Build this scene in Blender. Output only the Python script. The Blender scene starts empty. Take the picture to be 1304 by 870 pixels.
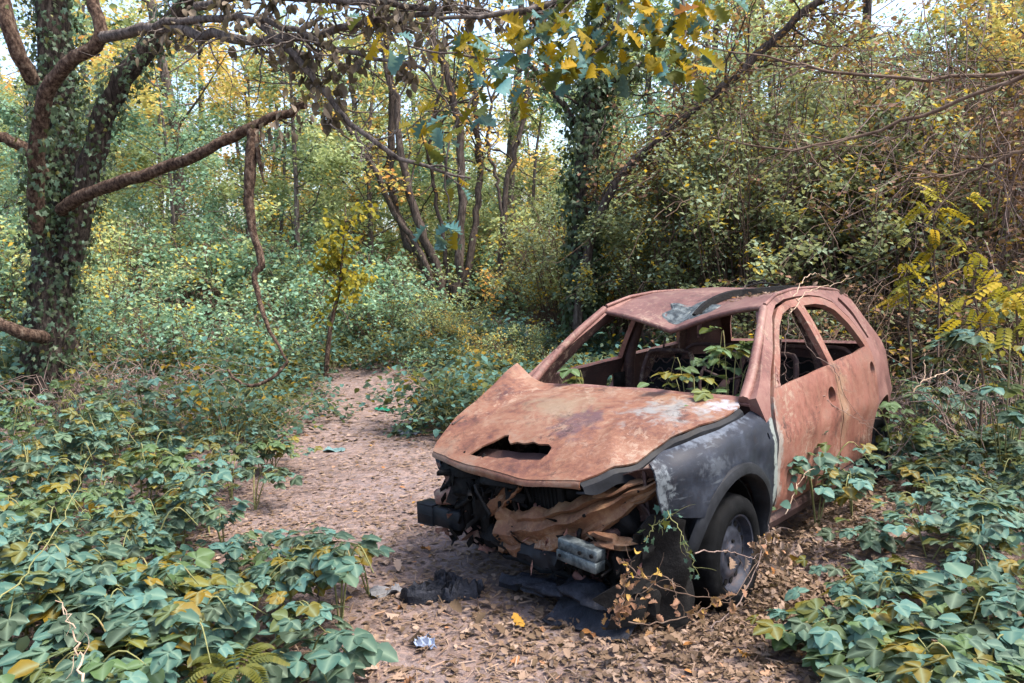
import bpy, math, random
import numpy as np
from mathutils import Vector, Matrix
from mathutils.geometry import delaunay_2d_cdt
R = math.radians
rng = np.random.default_rng(11)
random.seed(11)
scene = bpy.context.scene
COL = scene.collection

# ------------------------------------------------------------------ camera, sky, sun, exposure
FPX, CAMH, PITCH, ROLL = 1000.0, 1.575, 0.0823, 0.0166
cam_pos = np.array([0, 0, CAMH])
_fw = np.array([0, math.cos(PITCH), -math.sin(PITCH)])
_u0 = np.array([0, math.sin(PITCH), math.cos(PITCH)])
_x0 = np.array([1.0, 0, 0])
_rt = math.cos(ROLL) * _x0 - math.sin(ROLL) * _u0
_up = math.sin(ROLL) * _x0 + math.cos(ROLL) * _u0
cd = bpy.data.cameras.new('camera')
cd.sensor_width = 36.0
cd.lens = 36.0 * FPX / 1304.0
cd.clip_start = 0.05
cd.clip_end = 2000
cam = bpy.data.objects.new('camera', cd)
COL.objects.link(cam)
cam.matrix_world = Matrix(((_rt[0], _up[0], -_fw[0], 0), (_rt[1], _up[1], -_fw[1], 0), (_rt[2], _up[2], -_fw[2], CAMH), (0, 0, 0, 1)))
scene.camera = cam

SUN_EL, SUN_AZ = 60.0, 108.0          # azimuth clockwise from +y: soft light from above and the right
world = bpy.data.worlds.new('World')
scene.world = world
world.use_nodes = True
wn = world.node_tree
bg = wn.nodes['Background']
sky = wn.nodes.new('ShaderNodeTexSky')
sky.sky_type = 'NISHITA'
sky.sun_disc = False
sky.sun_elevation = R(SUN_EL)
sky.sun_rotation = R(SUN_AZ)
sky.air_density = 1.0
sky.dust_density = 4.0
sky.ozone_density = 1.0
wn.links.new(sky.outputs[0], bg.inputs[0])
bg.inputs[1].default_value = 0.105
sl = bpy.data.lights.new('sun', 'SUN')
sl.energy = 1.5
sl.angle = R(14)
sl.color = (1.0, 0.93, 0.84)
sun = bpy.data.objects.new('sun', sl)
COL.objects.link(sun)
_sd = Vector((math.sin(R(SUN_AZ)) * math.cos(R(SUN_EL)), math.cos(R(SUN_AZ)) * math.cos(R(SUN_EL)), math.sin(R(SUN_EL))))
sun.rotation_euler = (-_sd).to_track_quat('-Z', 'Y').to_euler()
sun.location = (3, -4, 12)
scene.view_settings.view_transform = 'Standard'
scene.view_settings.look = 'None'
scene.view_settings.exposure = 2.42
scene.view_settings.gamma = 1.0
scene.view_settings.use_curve_mapping = False
scene.render.engine = 'CYCLES'
scene.cycles.max_bounces = 6
scene.cycles.diffuse_bounces = 3
scene.cycles.glossy_bounces = 2
scene.cycles.transmission_bounces = 3
scene.cycles.transparent_max_bounces = 4
scene.cycles.use_denoising = True


def P(u, v, d):
    """a point d metres in front of the camera position, seen at photo pixel (u, v)"""
    return cam_pos + d * (_fw + _rt * (u - 652.0) / FPX + _up * (435.0 - v) / FPX)


def smooth(a, b, t):
    t = np.clip((np.asarray(t, float) - a) / (b - a), 0, 1)
    return t * t * (3 - 2 * t)


def ground_z(x, y):
    x = np.asarray(x, float); y = np.asarray(y, float)
    z = 0.085 * np.maximum(0, y - 8.5) * smooth(8.5, 13, y) * (1 - 0.55 * smooth(25, 90, y))
    z = z + 0.35 * smooth(-1.9, -6.5, x) * smooth(0, 6, y) + 0.45 * smooth(3.3, 7.5, x)
    z = z + 0.018 * np.sin(2.3 * x + 1.1 * y) * np.sin(1.7 * y - .6 * x) + 0.008 * np.sin(6.1 * x + 2.2) * np.sin(5.3 * y)
    # earth and leaf mould banked up along the car's left side
    lx = (x - .444) * math.cos(-2.2805) + (y - 4.145) * math.sin(-2.2805); ly = -(x - .444) * math.sin(-2.2805) + (y - 4.145) * math.cos(-2.2805)
    z = z + .13 * smooth(-.42, -.8, lx) * smooth(-4.2, -3.0, lx) * smooth(.60, .85, ly) * (1 - smooth(1.2, 2.6, ly))
    z = z + 0.12 * np.sin(.55 * x + .3) * np.sin(.47 * y) * smooth(9, 16, y)
    return z


# ------------------------------------------------------------------ materials
def mat_new(name):
    m = bpy.data.materials.new(name)
    m.use_nodes = True
    nt = m.node_tree
    nt.nodes.clear()
    out = nt.nodes.new('ShaderNodeOutputMaterial')
    return m, nt, out


class NT:
    """small helper round a node tree"""
    def __init__(s, nt): s.nt = nt
    def n(s, typ, ins=None, **props):
        nd = s.nt.nodes.new('ShaderNode' + typ)
        for k, v in props.items(): setattr(nd, k, v)
        for k, v in (ins or {}).items():
            sock = nd.inputs[k]
            if isinstance(v, bpy.types.NodeSocket): s.nt.links.new(v, sock)
            else: sock.default_value = v
        return nd
    def noise(s, vec, scale, detail=6, rough=.6, dist=0.):
        return s.n('TexNoise', {'Vector': vec, 'Scale': scale, 'Detail': detail, 'Roughness': rough, 'Distortion': dist}).outputs['Fac']
    def ramp(s, fac, stops, interp='LINEAR'):
        r = s.n('ValToRGB', {'Fac': fac})
        cr = r.color_ramp
        cr.interpolation = interp
        while len(cr.elements) < len(stops): cr.elements.new(0.5)
        for e, (p, c) in zip(cr.elements, stops):
            e.position = p
            e.color = (c[0], c[1], c[2], 1) if not isinstance(c, (int, float)) else (c, c, c, 1)
        return r.outputs['Color']
    def mix(s, fac, a, b):
        m = s.n('Mix', {}, data_type='RGBA')
        for sock, v in ((m.inputs[0], fac), (m.inputs[6], a), (m.inputs[7], b)):
            if isinstance(v, bpy.types.NodeSocket): s.nt.links.new(v, sock)
            elif isinstance(v, (int, float)): sock.default_value = v
            else: sock.default_value = (v[0], v[1], v[2], 1)
        return m.outputs[2]
    def math(s, op, a, b=0.0, clamp=False):
        m = s.n('Math', {0: a, 1: b}, operation=op, use_clamp=clamp)
        return m.outputs[0]
    def blob(s, vec, c, r, soft=.5):
        """1 inside an ellipsoid at c with radii r in object space, falling to 0"""
        v = s.n('VectorMath', {0: vec, 1: c}, operation='SUBTRACT').outputs[0]
        v = s.n('VectorMath', {0: v, 1: r}, operation='DIVIDE').outputs[0]
        l = s.n('VectorMath', {0: v}, operation='LENGTH').outputs['Value']
        return s.n('MapRange', {'Value': l, 'From Min': 1.0, 'From Max': 1 - soft, 'To Min': 0., 'To Max': 1.}).outputs[0]


def leaf_material(name, stops, src='attr', trans=.35, rough=.5, vein=0.0, spec=.35, warm=.2):
    m, nt, out = mat_new(name)
    g = NT(nt)
    if src == 'attr':
        fac = g.n('Attribute', attribute_name='tint').outputs['Fac']
    else:
        fac = g.n('ObjectInfo').outputs['Random']
    col = g.ramp(fac, stops)
    tc = g.n('TexCoord').outputs['Object']
    if vein:
        rib = g.n('Attribute', attribute_name='rib').outputs['Fac']
        col = g.mix(g.math('MULTIPLY', g.math('POWER', rib, 3.0), vein), col, g.mix(.5, col, (.30, .42, .30)))
    nz = g.noise(tc, 30 if src != 'attr' else 9, 3)
    col = g.mix(g.math('MULTIPLY', nz, .55), col, g.mix(.5, col, (.16, .12, .03)))
    b = g.n('BsdfPrincipled', {'Base Color': col, 'Roughness': rough})
    b.inputs['Specular IOR Level'].default_value = spec
    t = g.n('BsdfTranslucent', {'Color': g.mix(warm, col, (.30, .28, .03))})
    mx = g.n('MixShader', {0: trans, 1: b.outputs[0], 2: t.outputs[0]})
    nt.links.new(mx.outputs[0], out.inputs[0])
    return m


def metal_rust(name, stops, rough=(.55, .85), bump=.25, scale=6.0, marks=(), metallic=.0, streak=0.0, streakcol=(.3, .2, .12), scratch=.25, scratchcol=(.30, .22, .17), soot=.55, spec=.3, flake=.8, flakecol=(.215, .155, .115)):
    m, nt, out = mat_new(name)
    g = NT(nt)
    tc = g.n('TexCoord').outputs['Object']
    a = g.noise(tc, scale * .45, 8, .62, .6)
    f = g.noise(tc, scale * 5, 8, .7)
    ff = g.noise(tc, scale * 22, 4, .7)
    t = g.math('ADD', g.math('MULTIPLY', a, .62), g.math('MULTIPLY', f, .38))
    col = g.ramp(t, stops)
    # fine speckle of bare and darker spots
    sp = g.ramp(ff, [(.30, 0.0), (.44, 1.0)])
    col = g.mix(g.math('MULTIPLY', g.math('SUBTRACT', 1.0, sp), .55), col, g.mix(.7, col, (.02, .012, .01)))
    if streak:
        mp = g.n('Mapping', {'Vector': tc, 'Scale': (14, 14, 1.1)}).outputs[0]
        st = g.ramp(g.noise(mp, 1.0, 5, .6), [(.48, 0.0), (.68, 1.0)])
        col = g.mix(g.math('MULTIPLY', st, streak), col, streakcol)
    for (c, r, soft, mc, amt, nscale) in marks:
        bl = g.blob(tc, c, r, soft)
        nn = g.noise(tc, nscale, 6, .65, .5)
        k = g.math('MULTIPLY', g.ramp(g.math('SUBTRACT', g.math('ADD', g.math('MULTIPLY', bl, .55), g.math('MULTIPLY', nn, 1.1)), .4), [(.47, 0.0), (.66, 1.0)]), amt)
        col = g.mix(k, col, mc)
    if scratch:
        mp = g.n('Mapping', {'Vector': tc, 'Scale': (3, 22, 30), 'Rotation': (.3, .5, .9)}).outputs[0]
        sc = g.ramp(g.noise(mp, 2.2, 3, .5, .8), [(.60, 0.0), (.66, 1.0)])
        pt = g.ramp(g.noise(tc, 5, 4, .6), [(.45, 0.0), (.62, 1.0)])
        col = g.mix(g.math('MULTIPLY', g.math('MULTIPLY', sc, pt), scratch), col, scratchcol)
    # soot blotches with hard ragged edges
    so = g.ramp(g.noise(tc, scale * 1.5, 10, .72, 1.2), [(.585, 0.0), (.64, 1.0)])
    col = g.mix(g.math('MULTIPLY', so, soot), col, g.mix(.6, col, (.03, .018, .016)))
    if flake:
        big = g.ramp(g.noise(tc, scale * .38, 3, .5), [(.44, 0.0), (.62, 1.0)])
        fl = g.ramp(g.noise(tc, scale * 3.2, 12, .78, .9), [(.535, 0.0), (.555, 1.0)])
        col = g.mix(g.math('MULTIPLY', g.math('MULTIPLY', fl, big), flake), col, flakecol)
        big2 = g.ramp(g.noise(tc, scale * .55, 3, .5, .3), [(.50, 0.0), (.66, 1.0)])
        fl2 = g.ramp(g.noise(tc, scale * 4.1, 12, .8, .4), [(.525, 0.0), (.55, 1.0)])
        col = g.mix(g.math('MULTIPLY', g.math('MULTIPLY', fl2, big2), flake), col, (.032, .015, .012))
    rr = g.n('MapRange', {'Value': f, 'To Min': rough[0], 'To Max': rough[1]}).outputs[0]
    b = g.n('BsdfPrincipled', {'Base Color': col, 'Roughness': rr, 'Metallic': metallic, 'Specular IOR Level': spec})
    hgt = g.math('ADD', g.math('MULTIPLY', f, .6), g.math('MULTIPLY', ff, .4))
    bp = g.n('Bump', {'Height': hgt, 'Strength': bump, 'Distance': .01})
    nt.links.new(bp.outputs[0], b.inputs['Normal'])
    nt.links.new(b.outputs[0], out.inputs[0])
    return m


def plain_noise(name, stops, scale, rough=.8, bump=.4, dist=.01, stretch=(1, 1, 1), metallic=0., detail=7, spec=.12):
    m, nt, out = mat_new(name)
    g = NT(nt)
    tc = g.n('TexCoord').outputs['Object']
    v = g.n('Mapping', {'Vector': tc, 'Scale': stretch}).outputs[0]
    f = g.noise(v, scale, detail, .65)
    col = g.ramp(f, stops)
    b = g.n('BsdfPrincipled', {'Base Color': col, 'Roughness': rough, 'Metallic': metallic, 'Specular IOR Level': spec})
    f2 = g.noise(v, scale * 2.2, 6, .7)
    bp = g.n('Bump', {'Height': f2, 'Strength': bump, 'Distance': dist})
    nt.links.new(bp.outputs[0], b.inputs['Normal'])
    nt.links.new(b.outputs[0], out.inputs[0])
    return m


M = {}
M['door'] = metal_rust('rust_door', [(.34, (.05, .018, .014)), (.44, (.125, .046, .031)), (.52, (.172, .070, .050)), (.60, (.165, .088, .066)), (.72, (.08, .033, .029))], streak=.35, streakcol=(.18, .105, .07), bump=.2,
                       rough=(.42, .7), marks=[((-1.52, .8, .75), (.24, .4, .6), .9, (.19, .12, .072), .65, 9), ((-.49, .8, .62), (.09, .4, .7), .8, (.20, .21, .19), .7, 18),
                              ((-2.0, .8, .40), (.5, .3, .18), .8, (.075, .024, .012), .7, 9), ((-1.0, .8, .28), (.6, .3, .16), .8, (.09, .03, .016), .7, 9)])
M['hood'] = metal_rust('rust_hood', [(.34, (.045, .018, .017)), (.43, (.105, .042, .026)), (.50, (.15, .068, .040)), (.58, (.17, .105, .072)), (.70, (.075, .035, .032))], bump=.28, rough=(.42, .72),
                       marks=[((.20, .05, .83), (.40, .30, .4), .9, (.062, .034, .042), .8, 12), ((-.06, .42, .88), (.50, .46, .3), .95, (.155, .17, .17), .8, 11), ((-.25, .62, .9), (.26, .26, .25), .95, (.26, .30, .35), .7, 18),
                              ((.05, -.2, .9), (.5, .6, .3), .9, (.15, .115, .075), .65, 9)])
M['roof'] = metal_rust('rust_roof', [(.34, (.045, .02, .018)), (.45, (.095, .043, .037)), (.55, (.13, .068, .058)), (.68, (.15, .092, .074))], bump=.15, rough=(.4, .7),
                       marks=[((-1.75, .22, 1.45), (.55, .25, .25), .8, (.235, .165, .125), .6, 14)])
M['shell'] = metal_rust('rust_shell', [(.34, (.05, .021, .018)), (.46, (.12, .052, .044)), (.56, (.165, .083, .070)), (.68, (.165, .10, .08))], bump=.18, rough=(.45, .75))
M['inner'] = metal_rust('rust_inner', [(.32, (.016, .010, .010)), (.5, (.042, .020, .018)), (.68, (.085, .04, .03))], bump=.35, scratch=.1)
M['tan'] = metal_rust('rust_tan', [(.32, (.07, .03, .018)), (.44, (.115, .052, .027)), (.55, (.17, .095, .05)), (.68, (.075, .032, .019))], scale=9, bump=.3)
M['fender'] = metal_rust('charred_fender', [(.34, (.0035, .0045, .0078)), (.52, (.009, .0118, .0195)), (.66, (.022, .028, .042))], rough=(.3, .6), bump=.1, scratch=.35, scratchcol=(.10, .115, .13), soot=.3, spec=.24, flake=.0,
                         marks=[((.57, .72, .66), (.15, .2, .26), .9, (.13, .15, .165), .7, 34), ((.2, .8, .70), (.3, .12, .1), .9, (.06, .07, .085), .5, 34), ((.1, .7, .83), (.95, .16, .09), .8, (.10, .12, .15), .55, 26), ((-.44, .8, .6), (.05, .3, .7), .6, (.20, .225, .21), .8, 22)])  # the long mark along the shoulder paints its top-lit band into the colour
M['black'] = plain_noise('burnt_black', [(.3, (.0025, .0025, .0028)), (.6, (.007, .0066, .0068)), (.8, (.02, .018, .017))], 14, .7, .7)
M['plastic'] = plain_noise('black_plastic', [(.35, (.006, .0066, .008)), (.6, (.014, .0155, .019)), (.75, (.034, .038, .044))], 9, .5, .2)
M['rubber'] = plain_noise('tyre_rubber', [(.35, (.005, .0055, .006)), (.6, (.011, .0118, .0135)), (.8, (.032, .029, .027))], 16, .75, .25)
M['steel'] = plain_noise('wheel_steel', [(.35, (.012, .0135, .019)), (.55, (.034, .038, .052)), (.75, (.07, .05, .043))], 12, .5, .2, metallic=.2)
M['alu'] = plain_noise('scorched_aluminium', [(.34, (.025, .03, .034)), (.46, (.048, .060, .066)), (.58, (.115, .135, .14)), (.7, (.05, .058, .058))], 18, .5, .3, metallic=.35)
M['lump'] = plain_noise('molten_plastic', [(.3, (.008, .009, .012)), (.55, (.022, .024, .032)), (.75, (.05, .053, .065))], 13, .45, .8, .02)
M['bark'] = plain_noise('bark', [(.34, (.012, .009, .008)), (.48, (.04, .031, .026)), (.6, (.085, .068, .056)), (.7, (.12, .10, .085))], 12, .9, 1.0, .04, (2.5, 2.5, .8))
M['bark_red'] = plain_noise('bark_brown', [(.34, (.016, .010, .008)), (.46, (.06, .038, .028)), (.56, (.12, .08, .058)), (.66, (.19, .145, .11))], 16, .95, 1.0, .03, (2, 2, 1.2))
M['bark_grey'] = plain_noise('bark_grey', [(.34, (.03, .024, .021)), (.48, (.085, .07, .06)), (.64, (.16, .135, .12))], 12, .9, .7, .02, (3, 3, .7))
M['bark_mid'] = plain_noise('bark_mid', [(.34, (.02, .015, .013)), (.48, (.055, .043, .037)), (.64, (.11, .088, .076))], 12, .9, .8, .02, (3, 3, .7))
M['twig'] = plain_noise('twig', [(.3, (.05, .032, .023)), (.55, (.11, .075, .055)), (.75, (.20, .15, .115))], 12, .85, .3)
M['twig_pale'] = plain_noise('pale_dry_stem', [(.3, (.22, .15, .10)), (.55, (.36, .27, .20)), (.75, (.46, .38, .30))], 12, .85, .3)
M['twig_mid'] = plain_noise('grey_brown_twig', [(.3, (.09, .06, .05)), (.55, (.19, .14, .12)), (.75, (.30, .24, .21))], 12, .9, .3)
M['stem_green'] = plain_noise('green_stem', [(.3, (.10, .11, .045)), (.55, (.17, .17, .07)), (.75, (.22, .13, .07))], 14, .7, .2)

TEAL = [(.0, (.007, .030, .021)), (.22, (.016, .066, .053)), (.5, (.032, .117, .104)), (.74, (.068, .195, .185)), (.84, (.066, .112, .04)), (.92, (.10, .09, .010)), (1.0, (.19, .12, .005))]
M['bramble'] = leaf_material('bramble_leaf', TEAL, 'obj', .38, .6, spec=.25, vein=.8, warm=.3)
M['bramble2'] = leaf_material('green_bramble_leaf', [(.0, (.022, .055, .018)), (.3, (.05, .115, .04)), (.6, (.075, .15, .065)), (.8, (.11, .12, .02)), (1.0, (.20, .14, .008))], 'obj', .35, .62, spec=.2, vein=.6)
M['bramble_s'] = leaf_material('bramble_leaf_mass', TEAL, 'attr', .38, .6, spec=.2, warm=.3)
OAKG = [(.0, (.02, .05, .02)), (.3, (.07, .085, .010)), (.55, (.16, .12, .004)), (.8, (.28, .19, .004)), (.95, (.36, .22, .006)), (1.0, (.20, .06, .02))]
M['oak'] = leaf_material('oak_leaf', OAKG, 'obj', .45, .6, spec=.12)
M['oak_teal'] = leaf_material('teal_oak_leaf', [(.0, (.010, .055, .05)), (.5, (.026, .12, .12)), (1.0, (.06, .20, .22))], 'obj', .35, .6, spec=.25)
M['ivy'] = leaf_material('ivy_leaf', [(.0, (.010, .030, .014)), (.45, (.026, .065, .035)), (.8, (.055, .115, .075)), (.93, (.09, .17, .13)), (1.0, (.13, .12, .02))], 'attr', .25, .5, spec=.3)
M['shrub'] = leaf_material('shrub_leaf', [(.0, (.08, .10, .045)), (.4, (.19, .23, .11)), (.68, (.28, .35, .20)), (.86, (.32, .46, .37)), (.94, (.42, .36, .07)), (1.0, (.52, .34, .03))], 'attr', .5, .65, spec=.15)
M['shrub_dry'] = leaf_material('dry_shrub_leaf', [(.0, (.07, .032, .022)), (.4, (.16, .075, .05)), (.7, (.24, .12, .075)), (.88, (.30, .17, .07)), (1.0, (.40, .26, .03))], 'attr', .3, .7)
M['yellow'] = leaf_material('yellow_leaf', [(.0, (.10, .12, .02)), (.4, (.22, .20, .018)), (.75, (.36, .28, .018)), (1.0, (.46, .30, .03))], 'attr', .4, .6, spec=.15)
M['far_g'] = leaf_material('far_leaf_green', [(.0, (.15, .20, .08)), (.35, (.27, .36, .16)), (.65, (.42, .53, .30)), (.87, (.54, .56, .20)), (1.0, (.66, .46, .08))], 'attr', .55, .65, spec=.15)
M['far_y'] = leaf_material('far_leaf_yellow', [(.0, (.30, .29, .08)), (.4, (.50, .45, .14)), (.75, (.70, .46, .13)), (1.0, (.78, .34, .10))], 'attr', .55, .65, spec=.15)
M['far_t'] = leaf_material('far_leaf_teal', [(.0, (.08, .18, .11)), (.4, (.17, .34, .23)), (.75, (.29, .50, .38)), (.93, (.42, .50, .20)), (1.0, (.54, .42, .06))], 'attr', .5, .65, spec=.15)
LIT = [(.0, (.060, .038, .029)), (.3, (.125, .080, .060)), (.6, (.195, .132, .102)), (.88, (.30, .22, .18)), (.965, (.26, .10, .035)), (1.0, (.32, .17, .02))]
M['litter'] = leaf_material('dead_leaf_mass', LIT, 'attr', .12, .75, spec=.2)
M['litter_o'] = leaf_material('dead_leaf', LIT, 'obj', .12, .75, spec=.2)
M['curl'] = leaf_material('withered_leaf', [(.0, (.035, .028, .024)), (.5, (.085, .068, .058)), (1.0, (.17, .14, .12))], 'attr', .2, .8, spec=.15)
M['fern'] = leaf_material('fern_leaf', [(.0, (.035, .055, .012)), (.6, (.075, .09, .015)), (1.0, (.11, .11, .018))], 'attr', .35, .5)


def ground_material():
    m, nt, out = mat_new('forest_floor')
    g = NT(nt)
    tc = g.n('TexCoord').outputs['Object']
    big = g.noise(tc, .7, 5, .6, .4)
    mid = g.noise(tc, 5, 8, .7)
    fine = g.noise(tc, 45, 6, .75)
    col = g.ramp(mid, [(.34, (.04, .028, .025)), (.45, (.098, .069, .062)), (.55, (.142, .105, .096)), (.68, (.195, .152, .142))])
    col = g.mix(g.ramp(big, [(.42, 0.), (.62, 1.)]), col, g.mix(.5, col, (.19, .15, .15)))
    vor = g.n('TexVoronoi', {'Vector': tc, 'Scale': 38.0, 'Randomness': 1.0}).outputs['Color']
    vs = g.n('SeparateColor', {0: vor}).outputs[0]
    col = g.mix(g.math('MULTIPLY', g.ramp(vs, [(.55, 0.), (.62, 1.)]), .5), col, (.23, .155, .125))
    vor2 = g.n('TexVoronoi', {'Vector': tc, 'Scale': 26.0, 'Randomness': 1.0}).outputs['Color']
    vs2 = g.n('SeparateColor', {0: vor2}).outputs[1]
    col = g.mix(g.math('MULTIPLY', g.ramp(vs2, [(.66, 0.), (.7, 1.)]), .5), col, (.085, .05, .038))
    col = g.mix(g.math('MULTIPLY', g.ramp(fine, [(.36, 1.), (.5, 0.)]), .6), col, (.055, .034, .028))
    b = g.n('BsdfPrincipled', {'Base Color': col, 'Roughness': .92})
    h = g.math('ADD', g.math('MULTIPLY', mid, .6), g.math('MULTIPLY', fine, .4))
    bp = g.n('Bump', {'Height': h, 'Strength': .8, 'Distance': .03})
    nt.links.new(bp.outputs[0], b.inputs['Normal'])
    nt.links.new(b.outputs[0], out.inputs[0])
    return m


M['ground'] = ground_material()


# ------------------------------------------------------------------ mesh helpers
def make_mesh(name, verts, faces, tint=None, mats=(), smooth=False, fmat=None, sharp=None):
    """faces: list of int arrays (n,k)"""
    verts = np.asarray(verts, np.float32)
    me = bpy.data.meshes.new(name)
    me.vertices.add(len(verts))
    me.vertices.foreach_set('co', verts.ravel())
    fl = [np.asarray(f, np.int32) for f in faces if len(f)]
    nl = sum(f.size for f in fl)
    nf = sum(len(f) for f in fl)
    me.loops.add(nl)
    me.loops.foreach_set('vertex_index', np.concatenate([f.ravel() for f in fl]))
    me.polygons.add(nf)
    tot = np.concatenate([np.full(len(f), f.shape[1], np.int32) for f in fl])
    st = np.zeros(nf, np.int32)
    st[1:] = np.cumsum(tot)[:-1]
    me.polygons.foreach_set('loop_start', st)
    if smooth: me.polygons.foreach_set('use_smooth', np.ones(nf, bool))
    if fmat is not None: me.polygons.foreach_set('material_index', np.asarray(fmat, np.int32))
    if tint is not None:
        a = me.attributes.new('tint', 'FLOAT', 'POINT')
        a.data.foreach_set('value', np.asarray(tint, np.float32))
    for m in mats: me.materials.append(m)
    me.update(calc_edges=True)
    me.validate()
    if sharp is not None: me.set_sharp_from_angle(angle=R(sharp))
    return me


class Geo:
    def __init__(s): s.v, s.q, s.t, s.tint, s.n = [], [], [], [], 0
    def add(s, v, f, tint=.5):
        v = np.asarray(v, float)
        f = np.asarray(f, int)
        (s.q if f.shape[1] == 4 else s.t).append(f + s.n)
        s.v.append(v)
        s.tint.append(np.broadcast_to(np.asarray(tint, float), (len(v),)))
        s.n += len(v)
        return s
    def tube(s, path, rad, sides=6, cap=True, wob=0., tint=.5):
        p = np.asarray(path, float)
        n = len(p)
        r = np.interp(np.linspace(0, 1, n), np.linspace(0, 1, len(np.atleast_1d(rad))), np.atleast_1d(rad))
        d = np.gradient(p, axis=0)
        d /= np.linalg.norm(d, axis=1, keepdims=True) + 1e-9
        ref = np.array([0, 0, 1.]) if abs(d[0][2]) < .9 else np.array([1., 0, 0])
        a = np.cross(d[0], ref); a /= np.linalg.norm(a)
        A = []
        for i in range(n):
            a = a - d[i] * (a @ d[i]); a /= np.linalg.norm(a) + 1e-9
            A.append(a)
        A = np.array(A); B = np.cross(d, A)
        th = np.linspace(0, 2 * np.pi, sides, endpoint=False)
        rr = r[:, None] * (1 + (rng.uniform(-wob, wob, (n, sides)) if wob else np.zeros((n, sides))))
        v = p[:, None, :] + rr[..., None] * (np.cos(th)[None, :, None] * A[:, None, :] + np.sin(th)[None, :, None] * B[:, None, :])
        v = v.reshape(-1, 3)
        i, j = np.meshgrid(np.arange(n - 1), np.arange(sides), indexing='ij')
        j2 = (j + 1) % sides
        f = np.stack([i * sides + j, i * sides + j2, (i + 1) * sides + j2, (i + 1) * sides + j], -1).reshape(-1, 4)
        s.add(v, f, tint)
        if cap:
            for base, c, flip in ((0, p[0], True), ((n - 1) * sides, p[-1], False)):
                vv = np.vstack([v[base:base + sides], c])
                k = np.arange(sides)
                ff = np.stack([k, (k + 1) % sides, np.full(sides, sides)], 1)
                s.add(vv, ff[:, ::-1] if flip else ff, tint)
        return s
    def box(s, c, size, rot=None, bev=0.0, tint=.5):
        c = np.asarray(c, float); h = np.asarray(size, float) / 2
        b = min(bev, h.min() * .9)
        if b <= 0:
            v = np.array([[x, y, z] for x in (-1, 1) for y in (-1, 1) for z in (-1, 1)]) * h
            f = np.array([[0, 1, 3, 2], [4, 6, 7, 5], [0, 4, 5, 1], [2, 3, 7, 6], [0, 2, 6, 4], [1, 5, 7, 3]])
            if rot is not None: v = v @ np.asarray(rot).T
            return s.add(v + c, f, tint)
        # chamfered prism: rings along z
        def ring(ix, iy, z):
            o = [(ix, iy - b), (ix - b, iy), (-ix + b, iy), (-ix, iy - b), (-ix, -iy + b), (-ix + b, -iy), (ix - b, -iy), (ix, -iy + b)]
            return [(a_, b_, z) for a_, b_ in o]
        v = ring(h[0] - b, h[1] - b, -h[2]) + ring(h[0], h[1], -h[2] + b) + ring(h[0], h[1], h[2] - b) + ring(h[0] - b, h[1] - b, h[2])
        v = np.array(v)
        f = []
        for k in range(3):
            for j in range(8):
                f.append([k * 8 + j, k * 8 + (j + 1) % 8, k * 8 + 8 + (j + 1) % 8, k * 8 + 8 + j])
        f += [[0, 3, 2, 1], [0, 7, 4, 3], [7, 6, 5, 4], [24, 25, 26, 27], [24, 27, 28, 31], [28, 29, 30, 31]]
        if rot is not None: v = v @ np.asarray(rot).T
        return s.add(v + c, np.array(f), tint)
    def mesh(s, name, mats, smooth=False, sharp=None, use_tint=False):
        if not isinstance(mats, (list, tuple)): mats = [mats]
        fs = []
        if s.q: fs.append(np.vstack(s.q))
        if s.t: fs.append(np.vstack(s.t))
        return make_mesh(name, np.vstack(s.v), fs, np.concatenate(s.tint) if use_tint else None, mats, smooth, None, sharp)
    def build(s, name, mats, parent=None, smooth=False, sharp=None, use_tint=False):
        return link(name, s.mesh(name, mats, smooth, sharp, use_tint), parent)


def link(name, data, parent=None, loc=None):
    o = bpy.data.objects.new(name, data)
    COL.objects.link(o)
    if parent is not None: o.parent = parent
    if loc is not None: o.location = loc
    return o


def tag(o, label=None, cat=None, group=None, kind=None):
    if label: o['label'] = label
    if cat: o['category'] = cat
    if group: o['group'] = group
    if kind: o['kind'] = kind
    return o


def empty(name, loc=(0, 0, 0), rot=(0, 0, 0)):
    o = bpy.data.objects.new(name, None)
    o.empty_display_size = .1
    COL.objects.link(o)
    o.location = loc
    o.rotation_euler = rot
    return o


def copy_tree(src, loc, rz=0, scale=1.0, tilt=(0, 0)):
    c = src.copy(); COL.objects.link(c)
    c.location = loc; c.rotation_euler = (tilt[0], tilt[1], rz)
    c.scale = (scale,) * 3 if np.isscalar(scale) else scale
    for ch in src.children:
        d = ch.copy(); COL.objects.link(d); d.parent = c
        for e in ch.children:
            k = e.copy(); COL.objects.link(k); k.parent = d
    return c


def bez(pts, n=24):
    """Catmull-Rom through the points"""
    p = np.asarray(pts, float)
    if len(p) == 2: return p[0] + (p[1] - p[0]) * np.linspace(0, 1, max(2, n))[:, None]
    q = np.vstack([2 * p[0] - p[1], p, 2 * p[-1] - p[-2]])
    m = len(p) - 1
    out = []
    for t in np.linspace(0, m - 1e-6, n):
        i = int(t); u = t - i
        a, b, c, d = q[i:i + 4]
        out.append(.5 * ((2 * b) + (c - a) * u + (2 * a - 5 * b + 4 * c - d) * u * u + (3 * b - a - 3 * c + d) * u ** 3))
    return np.array(out)


def wobble(path, amp):
    p = np.array(path)
    w = rng.normal(0, amp, p.shape)
    w[0] = 0
    return p + w


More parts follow.
